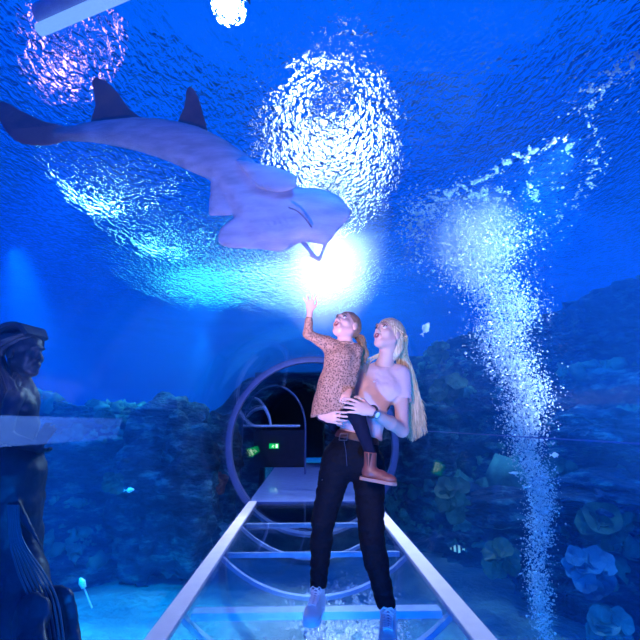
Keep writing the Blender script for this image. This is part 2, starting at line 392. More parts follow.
# far walkway and closed steel sides
M_mat = pbr('blue_walkway', (.16, .26, .62), .35, bump=.15, bscale=30, coat=.3)
bm = bmesh.new(); add_box(bm, (XL, 6.44, -.03), (XR, 12.6, 0)); bmesh.ops.recalc_face_normals(bm, faces=bm.faces)
tag(link('far_walkway', bm_mesh(bm, False), M_mat), 'solid blue walkway continuing beyond the ring into the dark portal', 'walkway')
# inner lining under the tube sides of the far section (dark parapets)
# ------------------------------------------------------------ rocks
def rock_mat(name, dark, mid, hi, sc_=1.0):
    m, nt, out = nodes_of(name); L = nt.links.new
    b = N(nt, 'BsdfPrincipled'); b.inputs['Roughness'].default_value = .85; L(b.outputs[0], out.inputs[0]); tc = N(nt, 'TexCoord')
    mp = N(nt, 'Mapping'); mp.inputs['Scale'].default_value = (1 * sc_, 1 * sc_, 2.6 * sc_); L(tc.outputs['Object'], mp.inputs[0])
    n1 = N(nt, 'TexNoise'); n1.inputs['Scale'].default_value = 2.2; n1.inputs['Detail'].default_value = 9; n1.inputs['Roughness'].default_value = .65; L(mp.outputs[0], n1.inputs[0])
    r = ramp(nt, [(.36, dark), (.52, mid), (.68, hi)]); L(n1.outputs[0], r.inputs[0]); L(r.outputs[0], b.inputs['Base Color'])
    n2 = N(nt, 'TexNoise'); n2.inputs['Scale'].default_value = 7; n2.inputs['Detail'].default_value = 9; L(mp.outputs[0], n2.inputs[0])
    bp = N(nt, 'Bump'); bp.inputs['Distance'].default_value = .22; L(n2.outputs[0], bp.inputs['Height']); L(bp.outputs[0], b.inputs['Normal']); return m
M_rock = rock_mat('reef_rock', (.003, .010, .03), (.02, .07, .12), (.14, .40, .42))
M_rock2 = rock_mat('reef_rock_mossy', (.02, .03, .03), (.06, .10, .09), (.16, .30, .22))
def rock(name, c, size, seed, label, mat=None, amp=.35, strat=.5, sub=5, rz=0, grp=None, fr=1.0, low=None):
    bm = bmesh.new(); bmesh.ops.create_icosphere(bm, subdivisions=sub, radius=1)
    s = Vector((seed * 7.3, seed * 3.1, seed * 1.7)); R = Matrix.Rotation(rz, 3, 'Z')
    for v in bm.verts:
        d = v.co.copy()
        q = d * 1.1 * fr + s
        k = 1 + amp * noise.fractal(q, 1.0, 2.1, 6) + amp * .5 * (abs(noise.noise(q * 2.3)) - .3)
        p = Vector((d.x * size[0], d.y * size[1], d.z * size[2])) * k
        zz = p.z * 2.6 + noise.noise(q * 1.4) * 1.2                     # horizontal strata
        f = (zz - math.floor(zz)); led = (1 - f) ** 2 * strat * .22
        h = Vector((p.x, p.y, 0)); l = h.length + 1e-6
        p += h / l * led * min(l, 1)
        v.co = R @ p
    o = link(name, bm_mesh(bm), mat or M_rock); o.location = c
    tag(o, label, 'rock', grp); return o
# ============================================================ REEF
# left rock wall: a long stratified cliff with a flat ledge, from beside the statue to the ring
def cliff(name, path, top, seed, label, depth=1.4, n=190, m=60, mat=None, amp=.28, flip=1):
    pth = spline(path, n); V = []; Fc = []
    for i in range(n):
        a = pth[max(i - 1, 0)]; b = pth[min(i + 1, n - 1)]
        t = Vector((b[0] - a[0], b[1] - a[1], 0)).normalized(); nrm = Vector((t.y, -t.x, 0)) * flip
        tp = top[0] + (top[1] - top[0]) * i / (n - 1)
        for j in range(m + 1):
            u = j / m
            if u < .62:                                  # the face
                z = SAND - .3 + (tp - SAND + .3) * (u / .62); off = .35 * (1 - u / .62) ** 1.5
            else:                                        # the flat top running back
                z = tp - .12 * ((u - .62) / .38) ** 2; off = -depth * (u - .62) / .38
            base = Vector((pth[i][0], pth[i][1], z)) + nrm * off
            q = Vector((base.x, base.y, base.z * 1.6)) * .9 + Vector((seed, seed * 2, 0))
            d = amp * noise.fractal(q, .9, 2.1, 7)
            zz = z * 3.0 + noise.noise(q * .8) * 1.5; f = zz - math.floor(zz)
            led = .16 * (1 - f) ** 2 if u < .62 else 0
            pk = .22 * max(0, noise.noise(q * 2.1 + Vector((9, 0, 0))))
            w = min(1, (1 - u) / .1, .3 + u * 6)
            base += nrm * (d + led - pk) * w + Vector((0, 0, .10 * noise.fractal(q * 1.3 + Vector((5, 5, 5)), 1, 2, 5)))
            V.append(base)
    for i in range(n - 1):
        for j in range(m):
            a = i * (m + 1) + j; Fc.append((a, a + 1, a + m + 2, a + m + 1))
    # close the back so the cliff is a solid
    bk = len(V)
    for i in range(n): v = V[i * (m + 1) + m]; V.append(Vector((v.x, v.y, SAND - .3)))
    for i in range(n - 1):
        a = i * (m + 1) + m; Fc.append((a, bk + i, bk + i + 1, a + m + 1)); Fc.append((bk + i, i * (m + 1), (i + 1) * (m + 1), bk + i + 1))
    for i in (0, n - 1): Fc.append([i * (m + 1) + j for j in range(m + 1)] + [bk + i])
    me = mesh_from(V, Fc); bm = bmesh.new(); bm.from_mesh(me); bmesh.ops.recalc_face_normals(bm, faces=bm.faces); bm.to_mesh(me); bm.free()
    o = link(name, me, mat or M_rock); tag(o, label, 'rock'); return o
cliff('rock_ledge', [(-6.5, 4.6), (-4.6, 5.4), (-3.9, 6.6), (-3.0, 7.4), (-2.2, 8.0), (-1.75, 8.6)], (1.42, 1.22), 3.0, 'long layered dark rock ledge filling the left side behind the mermaid statue', depth=1.6, amp=.32)
rock('boulder', (-2.15, 7.1, .0), (.75, .8, 1.35), 5, 'tall dark boulder left of the pale ring, at the end of the long ledge', amp=.4)
rock('boulder', (-1.75, 8.6, .1), (.55, .6, .95), 8, 'dark boulder seen through the ring left of the far walkway', amp=.4)
r_ = rock('boulder', (-1.62, 8.0, .05), (.22, .25, .2), 18, 'reddish brown stone seen through the left of the ring', amp=.4, mat=pbr('red_stone', (.35, .10, .08), .8, bump=.5, bscale=8))
# right side: a slope of ledges running away from the camera
M_r3 = rock_mat('right_rock', (.002, .008, .03), (.012, .05, .10), (.10, .34, .34), .9)
cliff('rock_ledge', [(5.5, .5), (4.6, 2.2), (4.2, 3.8), (3.9, 5.2), (3.3, 6.6), (2.6, 7.8), (1.95, 9.2), (1.7, 12)], (-.25, .1), 11.0, 'low mossy rock terrace along the lower right of the tank', depth=1.2, mat=M_r3, amp=.35, flip=-1) 
cliff('rock_ledge', [(8.0, 2.0), (6.0, 3.8), (5.2, 5.6), (4.6, 7.4), (3.6, 8.8), (2.6, 10.0), (2.2, 13)], (1.15, 2.9), 17.0, 'tall dark rock bank rising behind the low terrace on the right', depth=1.6, mat=M_r3, amp=.5, flip=-1)
cliff('rock_ledge', [(9.5, 5.0), (7.6, 6.8), (6.4, 8.6), (5.2, 10.4), (3.8, 12)], (4.45, 3.2), 23.0, 'shadowy rock overhang high at the far right behind the other banks', depth=2, mat=M_r3, amp=.7, flip=-1)
for i, (px, py, Y, s, lb) in enumerate([
        (420, 440, 8.6, (.7, .7, .9), 'rough boulder just right of the blonde hair, by the ring'),
        (520, 505, 6.2, (.9, .5, .22), 'flat rock slab behind the bubble column'),
        (610, 490, 5.6, (.9, .6, .22), 'flat rock slab at the right edge above the leafy coral'),
        (600, 430, 6.6, (1.1, .6, .3), 'dark flat slab at the right edge below the shadowy overhang')]):
    p = P(px, py, Y); rock('boulder', p, s, 31 + i, lb, mat=M_r3, amp=.4, sub=5, rz=.3 * i)
# portal: dark cave mouth the walkway runs into
M_cave = pbr('cave', (.012, .018, .05), .8, bump=.6, bscale=5)

# mossy growth and pebbles crusting the upward faces of the banks
def growth(o, n, seed, label, size=.035):
    rg = np.random.default_rng(seed); me = o.data; up = [(v.co.copy(), v.normal.copy()) for v in me.vertices if v.normal.z > .25 and v.co.z > -.9 and v.co.y > 2.5]
    if not up: return
    bm = bmesh.new(); bmesh.ops.create_icosphere(bm, subdivisions=2, radius=1); bvv = np.array([v.co[:] for v in bm.verts]); bff = np.array([[v.index for v in f.verts] for f in bm.faces]); bm.free()
    C = []; i = 0
    while len(C) < n and i < n * 8:
        i += 1; c, nn = up[rg.integers(len(up))]
        if noise.noise(c * 1.6 + Vector((seed, 0, 0))) > .02: C.append((c, nn))
    V = []; 
    for c, nn in C:
        r_ = size * rg.lognormal(0, .5) * np.array([1.3, 1.3, .7 + rg.random()]); w = bvv * r_ * (1 + .35 * rg.normal(0, 1, (len(bvv), 1)))
        V.append(w + np.array(c) + rg.normal(0, .02, 3))
    V = np.array(V).reshape(-1, 3); Fa = (bff[None] + (np.arange(len(C)) * len(bvv))[:, None, None]).reshape(-1, 3)
    g = link('reef_growth', mesh_from(V, Fa), M_moss); tag(g, label, 'moss', kind='stuff')
M_moss = pbr('moss', (.10, .36, .26), .9, scale=3, c2=(.012, .05, .06))
col_ = {o['label']: o for o in bpy.data.objects if o.name.startswith('rock_ledge')}
for k_, (lb, o) in enumerate(col_.items()): growth(o, 1300, 3 + k_, ['green and pale growth crusting the long left ledge', 'green growth crusting the low right terrace', 'green growth crusting the tall bank on the right', 'dim growth crusting the high overhang at the far right'][k_])
# ============================================================ FAR PORTAL
YP = 12.0
root = empty('cave_portal', (TX, YP, 0))
# rocky wall with a pointed arch opening: extruded outline with noise
def inside_arch(x, z):
    cx = TX - .45; return abs(x - cx) < .86 and z < 1.15 + math.sqrt(max(0, 1 - ((x - cx) / .86) ** 2)) * 1.0
nx, nz = 90, 56; X0, X1, Z0, Z1 = -2.6, 2.9, -1.4, 3.0; vid = {}; V = []; Fc = []
def pv(i, j, back):
    k = (i, j, back)
    if k not in vid:
        x = X0 + (X1 - X0) * i / nx; z = Z0 + (Z1 - Z0) * j / nz
        top = 2.35 + .5 * noise.noise(Vector((x * .9, 3, 1))) - .12 * (x - .1) ** 2
        z = Z0 + (top - Z0) * j / nz
        d = 0 if back else .45 * noise.fractal(Vector((x * .8, z * 1.0, 7)), 1, 2.1, 6) - .1
        vid[k] = len(V); V.append((x, YP + (1.6 if back else d), z))
    return vid[k]
keep = set()
for i in range(nx):
    for j in range(nz):
        v = V[pv(i, j, False)]
        if not inside_arch(v[0] + .03, v[2] + .03): keep.add((i, j))
for i, j in keep:
    Fc.append((pv(i, j, 0), pv(i + 1, j, 0), pv(i + 1, j + 1, 0), pv(i, j + 1, 0)))
    Fc.append((pv(i, j, 1), pv(i, j + 1, 1), pv(i + 1, j + 1, 1), pv(i + 1, j, 1)))
    for di, dj, a, b in ((-1, 0, (i, j), (i, j + 1)), (1, 0, (i + 1, j + 1), (i + 1, j)), (0, -1, (i + 1, j), (i, j)), (0, 1, (i, j + 1), (i + 1, j + 1))):
        if (i + di, j + dj) not in keep: Fc.append((pv(*b, 0), pv(*a, 0), pv(*a, 1), pv(*b, 1)))
rw = link('rock_face', mesh_from(V, Fc), M_rock)
bm = bmesh.new(); add_box(bm, (TX - 1.6, YP + 3.2, -.05), (TX + .9, YP + 3.3, 2.5)); add_box(bm, (TX - 1.7, YP + 1.3, -.05), (TX - 1.6, YP + 3.3, 2.5)); add_box(bm, (TX + .9, YP + 1.3, -.05), (TX + 1.0, YP + 3.3, 2.5)); add_box(bm, (TX - 1.7, YP + 1.3, 2.5), (TX + 1.0, YP + 3.3, 2.6))
ch = link('inner_chamber', bm_mesh(bm, False), M_cave)
rebase(root, [rw, ch]); tag(root, 'dark rocky cave mouth at the end of the far walkway', 'portal')
# slim hoop standing before the cave mouth
def P3(px, py, Y): return P(px, py, Y)
Yh = 9.6; c = P(274, 428, Yh); rx = (P(306, 428, Yh) - P(243, 428, Yh)).length / 2; rz = (P(274, 386, Yh) - c).length
pts = [(c.x + rx * math.cos(a), Yh, c.z + rz * math.sin(a)) for a in np.linspace(0, PI, 40)]
pts = [(pts[0][0], Yh, 0.02)] + pts + [(pts[-1][0], Yh, 0.02)]
tag(link('arch_hoop', tube_mesh(pts, .022, n=8), M_ring), 'slim pale arched hoop in front of the dark cave mouth', 'hoop')
pts = [P(252, 397, 9.9), P(259, 400, 9.9), P(265, 408, 9.9), P(269, 417, 9.9), P(271, 426, 9.9)]
rad = [.03, .07, .09, .08, .06]
tag(link('curved_panel', tube_mesh([Vector(q) for q in spline([tuple(p) for p in pts], 16)], list(np.interp(np.linspace(0, 4, 16), range(5), rad)), n=10, flat=.4), pbr('pale_panel', (.5, .62, .95), .4)), 'pale curved panel edge inside the slim arch', 'panel')
bm = bmesh.new(); add_tube(bm, [P(243, 426, 9.5), P(300, 426, 9.5)], .025, n=8)
tag(link('hand_rail', bm_mesh(bm), M_frame), 'thin horizontal rail across the slim arch', 'rail')
# dark counter block with the green exit sign
a = P(250, 462, 11.6); b = P(306, 430, 11.6)
bm = bmesh.new(); add_box(bm, (a.x + .12, 11.3, 0.0), (b.x, 11.75, b.z)); bmesh.ops.recalc_face_normals(bm, faces=bm.faces); bmesh.ops.bevel(bm, geom=bm.edges[:], offset=.03, segments=2, affect='EDGES')
tag(link('barrier', bm_mesh(bm, False), M_cave), 'low dark barrier under the rail at the end of the walkway', 'barrier')
c = P(274, 446, 11.25); root = empty('exit_sign', c)
bm = bmesh.new(); add_box(bm, (-.12, -.02, -.06), (.12, .03, .06)); bmesh.ops.recalc_face_normals(bm, faces=bm.faces)
link('sign_box', bm_mesh(bm, False), emit('sign_green', (.0, .5, .12), 1.1), root)
bm = bmesh.new()
add_box(bm, (.045, -.026, -.045), (.095, -.021, .045))                                             # doorway
add_tube(bm, [(-.02, -.023, .032), (-.019, -.023, .034)], .012, n=8)                                # running figure
add_tube(bm, [(-.02, -.023, .02), (-.035, -.023, -.01)], .008, n=6); add_tube(bm, [(-.035, -.023, -.01), (-.01, -.023, -.025), (-.02, -.023, -.045)], .006, n=6)
add_tube(bm, [(-.035, -.023, -.01), (-.06, -.023, -.03)], .006, n=6); add_tube(bm, [(-.02, -.023, .018), (.01, -.023, .0)], .005, n=6)
link('pictogram', bm_mesh(bm, False), emit('sign_white', (.7, 1, .75), 1.6), root)
tag(root, 'small glowing green exit sign on the dark barrier', 'sign')
# ============================================================ PEOPLE
def p3(px, py, Y): return np.array(P(px, py, Y))
def g3(px, py, z): return np.array(G(px, py, z))
def _cut(s, p, n):
    n = np.array(n, float); n /= np.linalg.norm(n)
    d = (s.ax[0] - p[0])[:, None, None] * n[0] + (s.ax[1] - p[1])[None, :, None] * n[1] + (s.ax[2] - p[2])[None, None, :] * n[2]
    s.f = np.maximum(s.f, d.astype(np.float32))
Field.cut = _cut
def frame(f, roll=0.0):                    # head frame: forward f, up near world z -> columns (right, forward, up)
    f = Vector(f).normalized(); r = f.cross(Vector((0, 0, 1))).normalized(); u = r.cross(f)
    if roll: q = Matrix.Rotation(roll, 3, f); r = q @ r; u = q @ u
    return np.array([r[:], f[:], u[:]])     # rows = local axes in world
class Head:
    def __init__(s, c, f, sc=1.0, roll=0): s.c = np.array(c, float); s.R = frame(f, roll); s.s = sc
    def w(s, p): return s.c + (np.array(p, float) * s.s) @ s.R
    def ball(s, F_, p, r, **k): F_.ball(s.w(p), np.array(r) * s.s, rot=s.R, **k)
    def cone(s, F_, a, b, ra, rb, **k): F_.cone(s.w(a), s.w(b), ra * s.s, rb * s.s, **k)
def head_prims(F_, H, mouth=(.013, .011), grow=0):
    b, c = H.ball, H.cone
    b(F_, (0, -.014, .032), (.074, .094, .084), k=.02)
    b(F_, (0, .026, -.026), (.060, .066, .082), k=.03)
    b(F_, (0, .066, -.094), (.024, .022, .020), k=.03)
    for q in (-1, 1):
        c(F_, (q * .052, .0, -.055), (q * .020, .060, -.094), .018, .016, k=.025)
        b(F_, (q * .038, .060, -.026), (.022, .020, .020), k=.02)
        b(F_, (q * .031, .098, .004), (.017, .014, .011), k=.012, sub=True)
        b(F_, (q * .077, -.006, -.012), (.009, .019, .031), k=.006)
        b(F_, (q * .012, .100, -.036), (.008, .010, .007), k=.006)
    b(F_, (0, .084, .024), (.044, .014, .011), k=.015)
    c(F_, (0, .090, .006), (0, .108, -.028), .008, .0105, k=.012)
    b(F_, (0, .090, -.064), (.026, .014, .020), k=.012)
    b(F_, (0, .106, -.066), (mouth[0], .022, mouth[1]), k=.006, sub=True)
M_skin = pbr('skin', (.74, .43, .35), .5, var=.08, scale=12, sss=.12, bump=.05, bscale=200)
M_lip = pbr('lips', (.55, .12, .13), .35, var=.1)
M_mouth = pbr('mouth_inside', (.10, .01, .015), .5)
M_white = pbr('eye_white', (.6, .6, .62), .2, var=.03)
M_iris = pbr('iris', (.02, .04, .07), .15)
M_teeth = pbr('teeth', (.85, .83, .78), .3, var=.03)
def face_parts(H, root, mouth=(.013, .011), brow=(.25, .16, .09), lipw=.005):
    for q in (-1, 1):
        bm = bmesh.new(); bmesh.ops.create_uvsphere(bm, u_segments=20, v_segments=12, radius=.0125 * H.s); me = bm_mesh(bm)
        me.transform(Matrix.Translation(H.w((q * .031, .0775, .004)))); e = link('eye', me, M_white)
        look = H.w((q * .031, .0865, .007)); bm = bmesh.new(); bmesh.ops.create_uvsphere(bm, u_segments=16, v_segments=8, radius=.0072 * H.s); me = bm_mesh(bm)
        me.transform(Matrix.Translation(look - H.c * 0)); ii = link('iris', me, M_iris); rebase(root, [e, ii]); ii.parent = e
        arc = [H.w((q * (.014 + .034 * t), .0955 - .020 * t * t, .0155 + .007 * math.sin(PI * t) - .006 * t)) for t in np.linspace(0, 1, 7)]
        lash = link('eyelashes', tube_mesh(arc, [.001, .0026, .0032, .0034, .0034, .003, .001], n=6), pbr('lash', (.02, .012, .01), .6))
        arc = [H.w((q * (.012 + .040 * t), .1005 - .026 * t * t, .027 + .008 * math.sin(PI * t * .8))) for t in np.linspace(0, 1, 7)]
        br = link('eyebrow', tube_mesh(arc, [.002, .003, .0032, .003, .0026, .002, .001], n=6), pbr('brow', brow, .8)); rebase(root, [lash, br])
    pts = [H.w((mouth[0] * 1.12 * math.cos(a), .1035 - .35 * abs(math.cos(a)) * mouth[0], -.066 + mouth[1] * 1.18 * math.sin(a))) for a in np.linspace(0, 2 * PI, 25)[:-1]]
    lp = link('lips', tube_mesh(pts, lipw * H.s, n=8, closed=True), M_lip)
    bm = bmesh.new(); bmesh.ops.create_uvsphere(bm, u_segments=16, v_segments=10, radius=1); me = bm_mesh(bm)
    me.transform(Matrix.Translation(H.w((0, .090, -.066))) @ Matrix(H.R.T).to_4x4() @ Matrix.Diagonal((mouth[0] * .95 * H.s, .006, mouth[1] * .95 * H.s, 1)))
    mo = link('mouth', me, M_mouth); rebase(root, [lp, mo])
    tp = link('teeth', tube_mesh([H.w((mouth[0] * .8 * math.sin(t), .0985 - .004 * t * t, -.066 + mouth[1] * .78)) for t in np.linspace(-1, 1, 7)], .0022, n=6), M_teeth); rebase(root, [tp])
def hand_prims(F_, wrist, d, side, palm_n, s=1.0, curl=.15, spread=.06, thumb=1, k=.006, fr=.0078):
    """wrist point, direction d of the fingers, side = direction towards the thumb, palm_n = out of the palm"""
    d = np.array(d, float); d /= np.linalg.norm(d); n = np.array(palm_n, float); n -= d * (n @ d); n /= np.linalg.norm(n)
    sd = np.cross(d, n); sd /= np.linalg.norm(sd)
    if sd @ np.array(side, float) < 0: sd = -sd
    pc = wrist + d * .048 * s
    tips = []
    F_.ball(pc, (.050 * s, .038 * s, .015 * s), rot=np.array([d, sd, n]), k=.01)
    F_.cone(wrist, wrist + d * .03 * s, .023 * s, .024 * s, k=.012, flat=(n, .75))
    for i, (o, Ln) in enumerate(((.029, .072), (.010, .080), (-.010, .074), (-.028, .058))):
        b0 = wrist + d * (.082 - .004 * i) * s + sd * o * s; dd = d + sd * spread * (1.2 - i * .8); dd /= np.linalg.norm(dd)
        c = curl * (1 + .15 * i)
        p = [wrist + d * .045 * s + sd * o * .8 * s, b0]; a = 0
        for j, f in enumerate((.45, .32, .26)):
            a += c; v = dd * math.cos(a) + n * math.sin(a); p.append(p[-1] + v * Ln * f * s)
        rr = [fr * 1.1, fr * 1.05, fr, fr * .92, fr * .8]
        for j in range(4): F_.cone(p[j], p[j + 1], rr[j] * s, rr[j + 1] * s, k=.0035)
        tips.append(p)
    if thumb:
        t0 = wrist + d * .022 * s + sd * .022 * s; t1 = t0 + (d * .55 + sd * .75 + n * .25) * .034 * s; t2 = t1 + (d * .85 + sd * .4 + n * .3) * .032 * s; t3 = t2 + (d * .95 + sd * .1 + n * .3) * .024 * s
        F_.cone(t0, t1, .014 * s, .0115 * s, k=.01); F_.cone(t1, t2, .0105 * s, .0095 * s, k=.004); F_.cone(t2, t3, .0095 * s, .0078 * s, k=.003)
    return tips
def wrinkle(me, amp, scale, seed=0, zs=1.0):
    V = np.empty(len(me.vertices) * 3, np.float32); me.vertices.foreach_get('co', V); V = V.reshape(-1, 3)
    Nn = np.empty_like(V).ravel(); me.vertices.foreach_get('normal', Nn); Nn = Nn.reshape(-1, 3)
    for i in range(len(V)):
        v = V[i]; V[i] += Nn[i] * amp * noise.fractal(Vector((v[0] * scale + seed, v[1] * scale, v[2] * scale * zs)), .8, 2, 3)
    me.vertices.foreach_set('co', V.ravel()); me.update()
M_tongue = pbr('tongue_cloth', (.30, .30, .42), .8)
def shoe(ank, toe, zbase, root, mat, msole, mlace=None, name='sneaker', w=.044, height=.11, s=1.0, heelback=.05):
    """ank, toe: points over the floor; builds upper > sole, laces"""
    ank = np.array(ank, float); toe = np.array(toe, float)
    fd = toe - ank; fd[2] = 0; L0 = np.linalg.norm(fd); fd /= L0; up = np.array([0, 0, 1.]); sd = np.cross(fd, up)
    a0 = np.array([ank[0], ank[1], zbase]); heel = a0 - fd * heelback * s
    def q(x, y, z): return heel + fd * x + sd * y + up * z
    Lt = L0 + heelback * s; R_ = np.array([fd, sd, up])
    f = Field(np.minimum(heel, toe) - .12, np.maximum(ank, toe) + np.array([.12, .12, height + .1]), .0035)
    f.ball(q(Lt - .05, 0, .038 * s), (.062 * s, w * s, .032 * s), rot=R_, k=.02)
    f.cone(q(.04, 0, .045 * s), q(Lt - .09, 0, .045 * s), .036 * s, .038 * s, k=.03)
    f.cone(q(.045, 0, .05 * s), q(.055, 0, height * s), .038 * s, .040 * s, k=.03)
    f.cone(q(.07, 0, height * .8 * s), q(Lt - .09, 0, .055 * s), .026 * s, .026 * s, k=.03)
    f.cut(q(0, 0, height * s), up); f.cut(q(0, 0, .018), -up)
    u_ = link(name, f.mesh(relax=2), mat)
    # sole: outline, rounded
    bm = bmesh.new(); out = []
    prof = [(0, 0), (.004, .55), (.02, .78), (.06, .80), (.12, .84), (Lt - .08, 1.06), (Lt - .04, 1.02), (Lt - .012, .72), (Lt + .004, 0)]
    pr = spline(prof, 26); o = [(x, y * w * s) for x, y in pr] + [(x, -y * w * s) for x, y in pr[::-1][1:-1]]
    lo = [bm.verts.new(q(x, y, 0)) for x, y in o]; hi = [bm.verts.new(q(x, y, .026 * s)) for x, y in o]; m = len(o)
    for i in range(m): bm.faces.new((lo[i], lo[(i + 1) % m], hi[(i + 1) % m], hi[i]))
    bm.faces.new(lo[::-1]); bm.faces.new(hi)
    so = link('sole', bm_mesh(bm, False), msole); parts = [u_, so]
    if mlace:
        bm = bmesh.new()
        from mathutils.bvhtree import BVHTree
        tmp = bmesh.new(); tmp.from_mesh(u_.data); tree = BVHTree.FromBMesh(tmp); dr = Vector(-(fd * .62 + up * .78))
        def on(x, y, lift=.0035):
            tt = min(1, max(0, (x - .08) / (Lt - .17))); st = Vector(q(x, y, height * .95 * (1 - tt) ** 1.5 + .058 * (1 - (1 - tt) ** 1.5))) - dr * .12
            h = tree.ray_cast(st, dr)
            return (h[0] + h[1] * lift) if h[0] else Vector(q(x, y, .06))
        for i in range(8):
            x = .082 + (Lt - .165) * i / 8; x2 = .082 + (Lt - .165) * (i + 1) / 8
            for qq in (-1, 1):
                add_tube(bm, [on(x + (x2 - x) * t, qq * (.021 - .042 * t) * s, .0035 + .002 * (qq > 0)) for t in np.linspace(0, 1, 6)], .0034 * s, n=6)
        for qq in (-1, 1):
            p0 = on(.082, 0, .004)
            add_tube(bm, [p0, p0 + Vector(sd) * qq * .02 + Vector(up) * .008 + Vector(fd) * .01, p0 + Vector(sd) * qq * .036 + Vector(fd) * .014 - Vector(up) * .006, p0 + Vector(sd) * qq * .028 - Vector(up) * .02 + Vector(fd) * .016, p0 + Vector(fd) * .004], .0028, n=6)
            add_tube(bm, [p0, p0 + Vector(sd) * qq * .018 + Vector(fd) * .018 - Vector(up) * .02, p0 + Vector(sd) * qq * .024 + Vector(fd) * .024 - Vector(up) * .05], .0028, n=6)
        tg = bmesh.new(); ny_ = 6; nx_ = 14                       # tongue panel under the laces
        gv = [[tg.verts.new(on(.076 + (Lt - .165) * i / nx_, (-.019 + .038 * j / ny_) * s, .0012)) for j in range(ny_ + 1)] for i in range(nx_ + 1)]
        for i in range(nx_):
            for j in range(ny_): tg.faces.new((gv[i][j], gv[i + 1][j], gv[i + 1][j + 1], gv[i][j + 1]))
        tgm = bm_mesh(tg); tob = link('tongue', tgm, M_tongue); sm_ = tob.modifiers.new('t', 'SOLIDIFY'); sm_.thickness = .002
        parts.append(tob)
        parts.append(link('laces', bm_mesh(bm), mlace))
    rebase(root, parts)
    for o_ in parts[1:]: o_.parent = u_
    return u_

